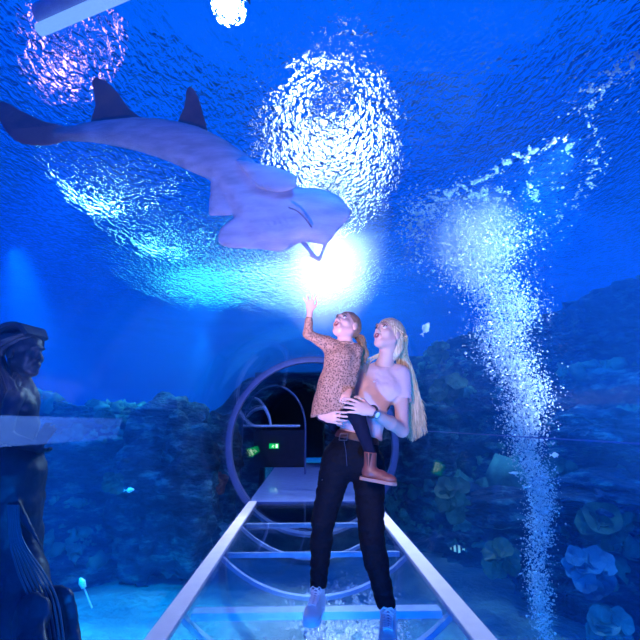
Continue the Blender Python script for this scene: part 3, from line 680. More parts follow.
# ------------------------------------------------------------ the woman
def woman():
    base = g3(352, 622, 0.0); root = empty('person', base)
    tag(root, 'blonde woman in pale pink shirt and black jeans standing on the glass, holding a child', 'person')
    YS = 2.70
    neck = p3(384, 366, YS); chest = p3(378, 388, YS); waist = p3(362, 420, YS); hips = p3(354, 452, YS)
    shL = p3(401, 375, YS); shR = p3(354, 374, YS + .02)
    elL = p3(402, 430, 2.60); wrL = p3(371, 411, 2.33)
    elR = p3(322, 407, 2.74); wrR = p3(322, 415, 2.46)
    hipA = p3(338, 461, YS); hipB = p3(368, 464, YS - .01)
    ankA = g3(318, 592, .10); ankB = g3(388, 613, .10)
    kneeA = p3(323, 521, 2.74); kneeB = p3(372, 541, 2.57)
    toeA = g3(309, 624, .02); toeB = g3(388, 652, .02)
    H = Head(p3(388.5, 335.5, YS - .03), (-.70, -.58, .42), 1.0, roll=.05)
    lat = (shL - shR); lat /= np.linalg.norm(lat); fw = np.array([0, -1., 0])
    def torso(f, g=0, arms=True):
        f.cone(chest + lat * -.01, waist, .118 + g, .098 + g, k=.04, flat=(fw, .74))
        f.cone(waist, hips, .100 + g, .138 + g, k=.05, flat=(fw, .74))
        f.cone(shL - lat * .02, shR + lat * .02, .042 + g, .042 + g, k=.05)
        f.cone(neck + np.array([0, .01, -.01]), chest, .05 + g, .09 + g, k=.04, flat=(fw, .75))
        f.ball(chest + lat * .055 + np.array([0, -.055, -.03]), (.060 + g, .050 + g, .060 + g), k=.06)
        f.ball(chest - lat * .065 + np.array([0, -.055, -.03]), (.060 + g, .050 + g, .060 + g), k=.06)
    def legs(f, g=0):
        f.cone(hipA, kneeA, .094 + g, .060 + g, k=.04); f.cone(hipB, kneeB, .092 + g, .060 + g, k=.03)
        mA = kneeA * .68 + ankA * .32 + np.array([0, .02, 0]); mB = kneeB * .68 + ankB * .32 + np.array([0, .02, 0])
        f.cone(kneeA, mA, .058 + g, .056 + g, k=.02); f.cone(mA, ankA, .055 + g, .037 + g, k=.02)
        f.cone(kneeB, mB, .060 + g, .058 + g, k=.02); f.cone(mB, ankB, .057 + g, .038 + g, k=.02)
        f.ball(hips + np.array([0, .07, -.03]), (.13 + g, .08 + g, .10 + g), k=.04)
    lo = np.array([-.35, 2.18, -.02]); hi = np.array([.75, 3.05, 1.82])
    f = Field(lo, hi, .005)
    torso(f); legs(f)
    head_prims(f, H)
    f.cone(H.w((0, -.025, -.06)), neck + np.array([0, .01, -.01]), .050, .054, k=.025)
    f.cone(shL, elL, .046, .039, k=.03); f.cone(elL, elL * .6 + wrL * .4, .038, .038, k=.02); f.cone(elL * .6 + wrL * .4, wrL, .037, .025, k=.015)
    f.cone(shR, elR, .046, .039, k=.03); f.cone(elR, wrR, .038, .025, k=.02)
    # left hand lies across the child's thigh, fingers pointing to the left of the photo
    tl = hand_prims(f, wrL, p3(333, 400, 2.27) - wrL, (0, 0, 1), (.05, 1, -.35), s=1.0, curl=.12, spread=.10)
    trr = hand_prims(f, wrR, p3(358, 421, 2.33) - wrR, (0, 0, 1), (0, 1, .1), s=.98, curl=.12, spread=.06, thumb=0)
    for an, to in ((ankA, toeA), (ankB, toeB)):
        d = to - an; f.cone(an + np.array([0, 0, -.02]), an * .5 + to * .5 + np.array([0, 0, -.01]), .028, .018, k=.02)
        f.cone(an, an - d / np.linalg.norm(d) * .01 + np.array([0, 0, -.04]), .034, .026, k=.02)
    body = link('body', f.mesh(relax=1), M_skin); rebase(root, [body])
    face_parts(H, root, lipw=.0046)
    mn = pbr('nail', (.85, .5, .5), .2)
    for p in tl + trr:
        a, b = Vector(p[-2]), Vector(p[-1]); c = a.lerp(b, .85)
        rebase(root, [link('fingernail', tube_mesh([c + Vector((0, -.0058, .001)), c + (b - a).normalized() * .007 + Vector((0, -.0056, .001))], .0034, n=8, flat=.6), mn)])
    # jeans
    f = Field(lo, hi, .005); legs(f, .007); f.cone(waist, hips, .104, .145, k=.04, flat=(fw, .76))
    bl, br = p3(326, 430, YS), p3(386, 443, YS); bn = np.cross(br - bl, fw); bn = bn / np.linalg.norm(bn); bn = bn if bn[2] > 0 else -bn
    f.cut(bl + bn * -.005, bn)
    for an, cut in ((ankA, .108), (ankB, .105)):
        pass
    f.cut(np.array([0, 0, .125]), (0, 0, -1))
    me = f.mesh(relax=1); wrinkle(me, .006, 14, 3, 1.8)
    M_jean = pbr('black_denim', (.003, .004, .014), .8, scale=90, var=.5, bump=.2, bscale=300, spec=.2)
    je = link('jeans', me, M_jean)
    st = link('fly_seam', tube_mesh([p3(344, 440, YS - .125), p3(346, 452, YS - .135), p3(347, 466, YS - .125)], .002, n=6), pbr('stitch', (.05, .06, .12), .7)); rebase(root, [je, st]); st.parent = je
    # belt
    f = Field(p3(300, 460, 2.4) - .05, p3(410, 415, 2.95) + .05, .004)
    f.cone(waist, hips, .110, .151, k=.04, flat=(fw, .77))
    f.cut(bl + bn * .020, bn); f.cut(bl - bn * .024, -bn)
    be = link('belt', f.mesh(), pbr('brown_leather', (.10, .025, .02), .45, var=.4, scale=30, bump=.2))
    c = p3(343.5, 437, YS - .125); bm = bmesh.new(); cs = [c + lat * x + bn * z + np.array([0, 0, 0]) for x, z in ((-.022, -.018), (.022, -.018), (.022, .018), (-.022, .018))]
    add_tube(bm, cs, .003, n=8, closed=True); add_tube(bm, [c - lat * .0, c + lat * .022], .0025, n=6)
    bu = link('buckle', bm_mesh(bm), pbr('buckle_metal', (.16, .12, .14), .4, .8)); rebase(root, [be, bu]); bu.parent = be
    # shirt
    f = Field(np.array([-.3, 2.4, .85]), np.array([.75, 3.0, 1.6]), .005)
    torso(f, .013); f.cone(waist, hips, .112, .140, k=.05, flat=(fw, .78))
    sl = shL + (elL - shL) * .50; f.cone(shL, sl, .056, .060, k=.035); sr = shR + (elR - shR) * .5; f.cone(shR, sr, .056, .060, k=.035)
    # hem, sleeve ends, neckline
    hl, hr = p3(328, 424, YS), p3(386, 444, YS); hn = np.cross(hr - hl, fw); hn /= np.linalg.norm(hn); hn = hn if hn[2] > 0 else -hn
    f.cut(hl + hn * .010, -hn)
    f.ball(H.w((0, .03, -.16)) * .25 + neck * .75 + np.array([-.005, -.03, .035]), (.078, .085, .06), k=.004, sub=True)
    me = f.mesh(relax=1); 
    # cut the sleeves square below the biceps
    bm = bmesh.new(); bm.from_mesh(me)
    for s_, e_ in ((sl, elL - shL), (sr, elR - shR)):
        n_ = e_ / np.linalg.norm(e_); dl = [v for v in bm.verts if (np.array(v.co) - s_) @ n_ > -.004 and np.linalg.norm(np.array(v.co) - s_ - n_ * .03) < .085]
        bmesh.ops.delete(bm, geom=dl, context='VERTS')
    bm.to_mesh(me); bm.free(); wrinkle(me, .007, 9, 8, .8)
    M_tee = pbr('pink_cotton', (.80, .50, .47), .85, scale=5, var=.08, bump=.15, bscale=300, sheen=.2)
    sh = link('shirt', me, M_tee)
    rebase(root, [sh])
    bm = bmesh.new(); c = p3(374, 382, YS - .145); add_tube(bm, [c + np.array([-.006, 0, 0]), c + np.array([.006, 0, .004])], .0035, n=8); pr_ = link('chest_print', bm_mesh(bm), M_white); rebase(root, [pr_]); pr_.parent = sh
    # watch
    wd = (wrL - elL); wd /= np.linalg.norm(wd); wc = wrL - wd * .012; ux = np.cross(wd, [0, 0, 1]); ux /= np.linalg.norm(ux); uz = np.cross(ux, wd)
    pts = [wc + (ux * math.cos(a) + uz * math.sin(a)) * .0295 for a in np.linspace(0, 2 * PI, 25)[:-1]]
    bm = bmesh.new(); add_tube(bm, pts, .0085, n=10, closed=True, flat=1); wb = link('watch', bm_mesh(bm), pbr('watch_strap', (.03, .02, .03), .5))
    vn = np.array(C0) - wc; vn = vn - wd * (vn @ wd); vn /= np.linalg.norm(vn)
    bm = bmesh.new(); add_tube(bm, [wc + vn * .028, wc + vn * .040], [.021, .021], n=24); ca = link('watch_case', bm_mesh(bm), pbr('watch_metal', (.7, .6, .55), .25, .9))
    bm = bmesh.new(); add_tube(bm, [wc + vn * .0402, wc + vn * .0415], [.0165, .0165], n=24); da = link('watch_dial', bm_mesh(bm), pbr('dial', (.85, .85, .88), .3, var=.02))
    rebase(root, [wb, ca, da]); ca.parent = wb; da.parent = wb
    # shoes
    M_shoe = pbr('white_canvas', (.74, .72, .74), .7, var=.1, bump=.2, bscale=200); M_sole = pbr('rubber_sole', (.80, .80, .84), .5, var=.05); M_lace = pbr('lace', (.88, .88, .9), .7, var=.05)
    shoe(ankA, toeA, .001, root, M_shoe, M_sole, M_lace, height=.13)
    shoe(ankB, toeB, .001, root, M_shoe, M_sole, M_lace, height=.13)
    # hair: a close cap plus long strands
    f = Field(H.c - .2, H.c + .2, .004)
    H.ball(f, (0, -.020, .034), (.086, .104, .092), k=0)
    H.ball(f, (0, -.075, -.04), (.070, .050, .10), k=.03)
    H.ball(f, (0, .115, -.035), (.078, .085, .098), k=.012, sub=True)
    H.ball(f, (0, .03, -.10), (.055, .07, .07), k=.01, sub=True)
    me = f.mesh(); wrinkle(me, .004, 40, 2, .4)
    m, nt, out = nodes_of('blonde_hair'); L = nt.links.new; b = N(nt, 'BsdfPrincipled'); b.inputs['Roughness'].default_value = .38; L(b.outputs[0], out.inputs[0])
    tc = N(nt, 'TexCoord'); mp = N(nt, 'Mapping'); mp.inputs['Scale'].default_value = (90, 90, 4); L(tc.outputs['Object'], mp.inputs[0]); nz = N(nt, 'TexNoise'); nz.inputs['Scale'].default_value = 1.2; L(mp.outputs[0], nz.inputs[0])
    r = ramp(nt, [(.3, (.42, .26, .13)), (.7, (.88, .68, .42))]); L(nz.outputs[0], r.inputs[0]); L(r.outputs[0], b.inputs['Base Color'])
    cap = link('hair', me, m)
    bm = bmesh.new(); rr = random.Random(4)
    for i in range(300):
        q = rr.random(); side = rr.uniform(-1, 1)
        st = (side * .074, rr.uniform(-.075, .045), .095 - abs(side) * .055 - rr.random() * .02)
        back = (side * .085, -.105 + .07 * abs(side) * (1 if rr.random() < .5 else .3), .01 - .03 * rr.random())
        a = H.w(st); b_ = H.w(back)
        t = rr.random()
        m1 = p3(398 + 11 * t, 362 + rr.uniform(-4, 4), YS + .07 + rr.uniform(-.03, .05))
        m2 = p3(404 + 14 * t, 392 + rr.uniform(-4, 4), YS + .085 + rr.uniform(-.03, .04))
        e = p3(406 + 21 * t + rr.uniform(-1.5, 1.5), 442 - 12 * abs(t - .3) - 30 * rr.random() ** 2.5, YS + .06 + rr.uniform(-.03, .04))
        mm = (a + b_) / 2 + (((a + b_) / 2 - H.w((0, -.02, .02))) * .16)
        add_tube(bm, spline([a, mm, b_, m1, m2, e], 18), list(np.interp(np.linspace(0, 1, 18), [0, .2, .8, 1], [.005, .0075, .006, .0008])), n=5, flat=.6)
    for i in range(16):                       # strands in front of her other shoulder and beside the cheek
        t = rr.random(); a = H.w((-.072 + .0, rr.uniform(-.03, .03), .05 + rr.uniform(-.02, .03)))
        a = H.w((-.060, rr.uniform(-.11, -.07), rr.uniform(-.03, .03)))
        e = p3(356 + 10 * t, 385 - 16 * rr.random(), YS - .10 - .02 * rr.random()); m1 = p3(362 + 9 * t, 362, YS - .03)
        add_tube(bm, spline([a, a * .4 + m1 * .6 + np.array([0, -.0, 0]), m1, e], 12), list(np.linspace(.005, .0008, 12)), n=5, flat=.6)
    hs = link('long_strands', bm_mesh(bm), m); rebase(root, [cap, hs]); hs.parent = cap
    return root
woman()

# ------------------------------------------------------------ the girl
def girl():
    base = p3(336, 412, 2.52); root = empty('person', base)
    tag(root, 'small girl in a speckled brown dress carried on the woman\'s hip, one arm raised', 'person')
    YG = 2.50
    H = Head(p3(346.5, 326.5, YG + .0), (-.56, -.62, .52), .86, roll=.05)
    neck = p3(345, 344, YG + .01); chest = p3(341, 358, YG); belly = p3(336, 385, YG + .0); hip = p3(334, 405, YG + .02)
    shA = p3(329, 345, YG); elA = p3(308, 334, YG - .03); wrA = p3(310, 311, YG - .04)
    shB = p3(356, 350, YG + .01); elB = p3(353, 378, YG - .02); wrB = p3(349, 390, YG - .06)
    hj = p3(342, 407, YG); kn = p3(357, 415, YG - .11); ank = p3(371, 456, YG - .15); toe = p3(394, 477, YG - .20)
    hj2 = p3(326, 410, YG + .02); kn2 = p3(329, 417, YG + .26); ank2 = p3(350, 447, YG + .42)
    fw = np.array([0, -1., 0])
    f = Field(np.array([-.25, 2.1, .6]), np.array([.55, 3.0, 1.85]), .0045)
    head_prims(f, H, mouth=(.014, .014))
    f.cone(H.w((0, -.02, -.05)), neck, .034, .036, k=.02); f.cone(neck, chest, .04, .07, k=.03, flat=(fw, .8)); f.cone(chest, belly, .078, .078, k=.03, flat=(fw, .8)); f.cone(belly, hip, .078, .085, k=.03, flat=(fw, .8))
    f.cone(shA, elA, .027, .024, k=.03); f.cone(elA, wrA, .023, .0165, k=.015); f.cone(shA, shB, .03, .03, k=.03)
    f.cone(shB, elB, .027, .023, k=.03); f.cone(elB, wrB, .023, .0165, k=.015)
    f.cone(hj, kn, .052, .040, k=.03); f.cone(kn, ank, .039, .024, k=.02)
    f.cone(hj2, kn2, .052, .038, k=.03); f.cone(kn2, ank2, .038, .024, k=.02); f.cone(ank2, ank2 + np.array([.01, -.01, -.05]), .022, .016, k=.01)
    # raised open hand, palm up and back, fingers spread
    hand_prims(f, wrA, p3(310, 296, YG - .08) - wrA, (1, 0, 0), (0, .95, .1), s=.66, curl=.12, spread=.5, fr=.0085)
    hand_prims(f, wrB, p3(342, 404, YG - .14) - wrB, (-1, 0, 0), (.2, 1, 0), s=.68, curl=.45, spread=.05, fr=.0085)
    body = link('body', f.mesh(), M_skin); rebase(root, [body])
    face_parts(H, root, mouth=(.014, .014), brow=(.12, .07, .04), lipw=.0036)
    # dress
    f = Field(np.array([-.3, 2.1, .95]), np.array([.55, 2.9, 1.7]), .005)
    f.cone(neck + np.array([0, 0, -.02]), chest, .045, .088, k=.03, flat=(fw, .85)); f.cone(chest, belly, .090, .098, k=.03, flat=(fw, .88)); f.cone(belly, hip, .100, .118, k=.03, flat=(fw, .9))
    f.cone(hip, p3(333, 418, YG), .118, .124, k=.03, flat=(fw, .9)); f.cone(shA, shB, .038, .038, k=.03)
    f.cone(shA, elA, .036, .032, k=.03); f.cone(elA, elA + (wrA - elA) * .62, .031, .027, k=.012); f.cone(shB, elB, .036, .031, k=.03); f.cone(elB, elB + (wrB - elB) * .75, .031, .026, k=.012)
    hl, hr = p3(315, 416, YG), p3(354, 407, YG); hn = np.cross(hr - hl, fw); hn /= np.linalg.norm(hn); hn = hn if hn[2] > 0 else -hn
    f.cut(hl, -hn); f.ball(neck + np.array([0, -.01, .03]), (.045, .05, .035), k=.004, sub=True)
    me = f.mesh(); wrinkle(me, .008, 10, 5, .5)
    m, nt, out = nodes_of('speckled_dress'); L = nt.links.new; b = N(nt, 'BsdfPrincipled'); b.inputs['Roughness'].default_value = .85; L(b.outputs[0], out.inputs[0]); tc = N(nt, 'TexCoord')
    vo = N(nt, 'TexVoronoi'); vo.inputs['Scale'].default_value = 105; L(tc.outputs['Object'], vo.inputs['Vector']); r = ramp(nt, [(.26, (.05, .025, .03)), (.40, (.32, .17, .12)), (.8, (.44, .25, .18))]); L(vo.outputs['Distance'], r.inputs[0]); L(r.outputs[0], b.inputs['Base Color'])
    dr = link('dress', me, m); rebase(root, [dr])
    bm = bmesh.new(); c = neck + np.array([-.004, -.01, .004]); add_tube(bm, [c + np.array([math.cos(a) * .040, math.sin(a) * .042, .004 * math.sin(a)]) for a in np.linspace(0, 2 * PI, 20)[:-1]], .006, n=8, closed=True)
    co = link('collar', bm_mesh(bm), m); rebase(root, [co]); co.parent = dr
    # leggings
    f = Field(np.array([-.3, 2.1, .6]), np.array([.55, 3.0, 1.3]), .005)
    f.cone(hj, kn, .058, .045, k=.03); f.cone(kn, ank, .044, .029, k=.02); f.cone(hj2, kn2, .058, .043, k=.03); f.cone(kn2, ank2, .042, .029, k=.02); f.cone(hj, hj2, .07, .07, k=.02)
    me = f.mesh(); wrinkle(me, .004, 18, 6); lg = link('leggings', me, pbr('navy_leggings', (.006, .008, .03), .85, bump=.2, bscale=300, spec=.2)); rebase(root, [lg])
    # ankle boots, toes pointing right
    M_boot = pbr('brown_boot', (.30, .085, .06), .42, var=.35, scale=20, bump=.15, bscale=120); M_bs = pbr('boot_sole', (.42, .22, .17), .6)
    def boot(ank, toe):
        fd = toe - ank; fd /= np.linalg.norm(fd)
        hx = np.array([fd[0], fd[1], 0]); hx /= np.linalg.norm(hx); up = np.array([0, 0, 1.]); up = up - hx * 0; fdir = hx * .985 - up * .12; fdir /= np.linalg.norm(fdir); sd = np.cross(fdir, up); sd /= np.linalg.norm(sd); u2 = np.cross(sd, fdir)
        R_ = np.array([fdir, sd, u2]); o = ank + np.array([0, 0, -.0])
        q = lambda x, y, z: o + fdir * x + sd * y + u2 * z
        f = Field(o - .22, o + .25, .0035)
        f.cone(q(-.006, 0, .028), q(0, 0, -.06), .034, .032, k=.01); f.cone(q(-.012, 0, -.075), q(.06, 0, -.078), .030, .028, k=.02); f.ball(q(.095, 0, -.086), (.048, .033, .024), rot=R_, k=.02)
        f.cut(q(0, 0, .03), u2); f.cut(q(0, 0, -.10), -u2)
        # V notch of elastic at the side
        bt = link('boot', f.mesh(relax=2), M_boot)
        bm = bmesh.new(); pr = spline([(-.048, 0), (-.044, .024), (-.01, .031), (.05, .031), (.10, .036), (.13, .028), (.147, 0)], 20); ol = [(x, y) for x, y in pr] + [(x, -y) for x, y in pr[::-1][1:-1]]
        lo = [bm.verts.new(q(x, y, -.113)) for x, y in ol]; hi_ = [bm.verts.new(q(x, y, -.097)) for x, y in ol]; m_ = len(ol)
        for i in range(m_): bm.faces.new((lo[i], lo[(i + 1) % m_], hi_[(i + 1) % m_], hi_[i]))
        bm.faces.new(lo[::-1]); bm.faces.new(hi_); so = link('boot_sole', bm_mesh(bm, False), M_bs)
        bm = bmesh.new()
        for s_ in (-1, 1):
            P_ = [q(-.016, s_ * .0335, .026), q(.012, s_ * .0335, .026), q(.004, s_ * .032, -.045), q(-.006, s_ * .032, -.045)]
            P2 = [p - sd * s_ * .01 for p in P_]; v = [bm.verts.new(p) for p in P_ + P2]
            for F4 in ((0, 1, 2, 3), (7, 6, 5, 4), (0, 4, 5, 1), (1, 5, 6, 2), (2, 6, 7, 3), (3, 7, 4, 0)): bm.faces.new([v[i] for i in F4])
        el = link('elastic_panel', bm_mesh(bm, False), pbr('elastic', (.03, .012, .015), .9)); rebase(root, [bt, so, el]); so.parent = bt; el.parent = bt
    boot(ank + np.array([.0, 0, -.01]), toe); boot(ank2, ank2 + np.array([.10, -.06, -.05]))
    # hair pulled back into a ponytail
    f = Field(H.c - .2, H.c + .2, .004)
    H.ball(f, (0, -.020, .034), (.081, .100, .089), k=0)
    H.ball(f, (0, .100, -.045), (.078, .075, .098), k=.012, sub=True); H.ball(f, (0, .03, -.11), (.085, .07, .085), k=.01, sub=True)
    me = f.mesh(); wrinkle(me, .003, 40, 2, .4)
    mh = pbr('brown_hair', (.36, .19, .11), .4, scale=60, var=.5); cap = link('hair', me, mh)
    bm = bmesh.new(); rr = random.Random(9); tie = H.w((0, -.118, .01))
    for i in range(90):
        a = H.w((rr.uniform(-.07, .07), rr.uniform(-.06, .05), .09 + rr.uniform(-.03, .02))); j = lambda s: np.array([rr.gauss(0, s) for _ in range(3)])
        b_ = tie + j(.006); c = p3(362, 341, YG + .07) + j(.012); d = p3(363, 355, YG + .08) + j(.012); e = p3(361 + rr.uniform(-2, 3), 366 - 8 * rr.random(), YG + .08) + j(.01)
        add_tube(bm, spline([b_ * .9 + a * .1, b_, c, d, e], 14), list(np.interp(np.linspace(0, 1, 14), [0, .3, .8, 1], [.004, .006, .005, .0008])), n=5)
    pt = link('ponytail', bm_mesh(bm), mh)
    bm = bmesh.new(); add_tube(bm, [tie + np.array([0, math.cos(a) * .015, math.sin(a) * .015]) for a in np.linspace(0, 2 * PI, 16)[:-1]], .005, n=8, closed=True); ti = link('hair_tie', bm_mesh(bm), M_dark)
    rebase(root, [cap, pt, ti]); pt.parent = cap; ti.parent = cap
    return root
girl()
# ============================================================ BUBBLES AND HAZE
def haze(name, c, r, dens, color, label, nscale=2.5, rot=0, lo=.35, hi=.75, pw=1.5):
    m, nt, out = nodes_of(name + '_mat'); L = nt.links.new
    tc = N(nt, 'TexCoord'); nz = N(nt, 'TexNoise'); nz.inputs['Scale'].default_value = nscale; nz.inputs['Detail'].default_value = 4; L(tc.outputs['Object'], nz.inputs[0])
    ln = N(nt, 'VectorMath', operation='LENGTH'); L(tc.outputs['Object'], ln.inputs[0])
    fall = N(nt, 'MapRange'); fall.inputs['From Min'].default_value = 1; fall.inputs['From Max'].default_value = .15; L(ln.outputs['Value'], fall.inputs[0])
    p = N(nt, 'Math', operation='POWER'); p.inputs[1].default_value = pw; L(fall.outputs[0], p.inputs[0])
    q = N(nt, 'MapRange'); q.inputs['From Min'].default_value = lo; q.inputs['From Max'].default_value = hi; L(nz.outputs['Fac'], q.inputs[0])
    mu = N(nt, 'Math', operation='MULTIPLY'); L(p.outputs[0], mu.inputs[0]); L(q.outputs[0], mu.inputs[1])
    m3 = N(nt, 'Math', operation='MULTIPLY'); m3.inputs[1].default_value = dens; L(mu.outputs[0], m3.inputs[0])
    v = N(nt, 'VolumeScatter'); v.inputs['Color'].default_value = (*color, 1); v.inputs['Anisotropy'].default_value = .3; L(m3.outputs[0], v.inputs['Density'])
    L(v.outputs[0], out.inputs[1])
    bm = bmesh.new(); bmesh.ops.create_icosphere(bm, subdivisions=3, radius=1)
    o = link(name, bm_mesh(bm), m); o.location = c; o.scale = r; o.rotation_euler = (0, rot, 0)
    return tag(o, label, 'bubbles', kind='stuff')
sc.cycles.volume_step_rate = 2
haze('bubble_haze', P(325, 220, 6.0) , (1.05, 1.0, 1.9), 4.2, (.95, .95, 1), 'glowing cloud of fine bubbles under the bright floodlight', nscale=1.6)
light('SPOT', 'surface_flood', (.5, 7.2, 4.45), (.25, 5.9, 2.9), 4600, (1, .82, 1), .6, 68, 1)

# rising bubble column, widening into a foaming plume at the surface
ball8 = []
bmt = bmesh.new(); bmesh.ops.create_icosphere(bmt, subdivisions=1, radius=1)
bv = np.array([v.co[:] for v in bmt.verts]); bf = np.array([[v.index for v in f.verts] for f in bmt.faces]); bmt.free()
def bubbles(name, C, Rr, mat, label, flat=None):
    C = np.array(C); Rr = np.array(Rr); n = len(C)
    V = (C[:, None, :] + bv[None] * Rr[:, None, None] * (np.array(flat) if flat is not None else 1)).reshape(-1, 3)
    Fa = (bf[None] + (np.arange(n) * len(bv))[:, None, None]).reshape(-1, 3)
    me = bpy.data.meshes.new('m'); me.vertices.add(len(V)); me.vertices.foreach_set('co', V.astype(np.float32).ravel())
    me.loops.add(Fa.size); me.loops.foreach_set('vertex_index', Fa.astype(np.int32).ravel()); me.polygons.add(len(Fa))
    me.polygons.foreach_set('loop_start', np.arange(0, Fa.size, 3, dtype=np.int32)); me.polygons.foreach_set('use_smooth', np.ones(len(Fa), bool)); me.update(calc_edges=True)
    return tag(link(name, me, mat), label, 'bubbles', kind='stuff')
M_bub, nt, out = nodes_of('bubble'); L = nt.links.new
d = N(nt, 'BsdfDiffuse'); d.inputs[0].default_value = (.85, .92, 1, 1); g = N(nt, 'BsdfGlossy'); g.inputs['Roughness'].default_value = .12; t = N(nt, 'BsdfTransparent')
mA = N(nt, 'MixShader'); mA.inputs[0].default_value = .4; L(d.outputs[0], mA.inputs[1]); L(g.outputs[0], mA.inputs[2])
mB = N(nt, 'MixShader'); mB.inputs[0].default_value = .3; L(mA.outputs[0], mB.inputs[1]); L(t.outputs[0], mB.inputs[2]); L(mB.outputs[0], out.inputs[0])
# column axis (pixel, pixel, distance, half width in metres)
ax = spline([(541, 655, 4.6, .07), (540, 610, 4.65, .085), (540, 560, 4.7, .10), (537, 500, 4.85, .12), (532, 450, 5.0, .16), (521, 400, 5.2, .23), (510, 350, 5.4, .27), (497, 300, 5.7, .36), (478, 250, 6.0, .52), (458, 210, 6.2, .70)], 200)
axw = np.array([[*P(a[0], a[1], a[2]), a[3]] for a in ax])
seg = np.r_[0, np.cumsum(np.linalg.norm(np.diff(axw[:, :3], axis=0), axis=1))]
NB = 34000
u = rng.random(NB) ** .7 * seg[-1]
pc = np.stack([np.interp(u, seg, axw[:, k]) for k in range(4)], 1)
wob = .35 * pc[:, 3] * np.sin(u * 5 + 1) 
off = rng.normal(0, 1, (NB, 3)) * pc[:, 3:4] * .62 * np.array([1, .8, .25])
cl = np.array([noise.noise(Vector((a * 2.0, b * 2.0, c * 2.0))) for a, b, c in pc[:, :3] + off])
C = pc[:, :3] + off; C[:, 0] += wob
C[:, 2] = np.minimum(C[:, 2], SURF - .16)
rad = rng.lognormal(math.log(.0048), .45, NB) * (1 + .25 * (u / seg[-1]))
k = cl > -.55 + .5 * rng.random(NB) - .15
bubbles('bubble_column', C[k], rad[k], M_bub, 'wavering column of white bubbles rising on the right from the sand to the surface')
# stray bubbles beside the column
# foam where it breaks the surface
def foam(name, rows, n, wid, label, big=.012):
    n = int(n * 3.2); big *= .55
    pth = spline(rows, 120); W = np.array([G(a[0], a[1], SURF - .14) for a in pth]); ww = pth[:, 2] if pth.shape[1] > 2 else np.ones(120)
    i = rng.integers(0, 119, n); t = rng.random(n)[:, None]; c = W[i] * (1 - t) + W[i + 1] * t
    s = (ww[i] * wid)[:, None]
    c = c + rng.normal(0, 1, (n, 3)) * s * np.array([1, 1, 0]) + np.array([0, 0, 1]) * (rng.random(n)[:, None] * -.05)
    a_ = np.array([abs(noise.noise(Vector((a * 4.2, b * 4.2, 2))) + .35 * noise.noise(Vector((a * 11, b * 11, 7)))) for a, b, _ in c]); k = a_ < .016 + .10 * rng.random(n) ** 4
    return c[k], rng.lognormal(math.log(big), .5, k.sum())
parts = [foam('f', [(418, 262), (414, 235), (420, 212), (440, 196), (470, 190), (505, 195)], 6500, .12, ''),
         foam('f', [(500, 165), (522, 152), (532, 190), (538, 198)], 1500, .035, '', .012),
         foam('f', [(470, 185), (500, 165), (525, 150), (552, 142), (580, 150)], 2600, .045, '', .012),
         foam('f', [(600, 150), (592, 175), (575, 200), (550, 222), (520, 240)], 1700, .06, '', .010),
         foam('f', [(590, 150), (590, 110), (602, 80), (640, 55), (680, 40)], 1500, .06, '', .011),
         foam('f', [(520, 190), (545, 180), (565, 160)], 300, .25, '', .009),
         foam('f', [(540, 120), (580, 90), (600, 60), (640, 70)], 500, .28, '', .008)]
bubbles('surface_foam', np.vstack([p[0] for p in parts]), np.hstack([p[1] for p in parts]), M_bub, 'ring of white foam spreading over the surface above the bubble column', flat=(1.2, 1.2, .8))
haze('bubble_haze', P(470, 235, 6.1), (.8, .8, .9), 4.5, (.95, .95, 1), 'pale misty plume at the head of the bubble column', nscale=1.8)
light('SPOT', 'plume_light', (3.2, 4.4, 4.4), (2.3, 5.8, 3.0), 1100, (1, .70, .95), .1, 80, .9)
light('SPOT', 'foam_fill', (3.6, 2.6, -.8), (2.7, 6.1, 4.4), 5000, (1, .75, .95), .1, 48, .8)  # added unseen spots, put in to whiten the surface foam
light('SPOT', 'foam_fill', (4.0, 2.4, -.8), (4.0, 5.0, 4.4), 6000, (1, .75, .95), .1, 42, .8)
light('SPOT', 'column_light', (3.4, 3.0, 4.2), (2.3, 4.8, .2), 500, (.6, .75, 1), .1, 30, .8)
g_ = G(346, 622, -1.05); cc = np.array(g_) + rng.normal(0, 1, (9000, 3)) * np.array([.30, .5, .02])  # reflection in the floor glass, built as a bubble patch beneath it
kk = np.array([abs(noise.noise(Vector((a * 5, b * 5, 2)))) for a, b, _ in cc]) < .10 + .2 * rng.random(len(cc)) ** 2
bubbles('glare_bubbles', cc[kk], rng.lognormal(math.log(.010), .4, kk.sum()), M_bub, 'patch of white froth below the glass between the woman\'s shoes')  # bubbles standing in for the reflection in the floor glass
light('SPOT', 'glare_light', (g_.x, g_.y - 1.5, -.62), (g_.x, g_.y + .1, -1.1), 130, (1, .88, 1), .04, 60, .8)  # added spot that whitens the bubbles drawn for the reflection

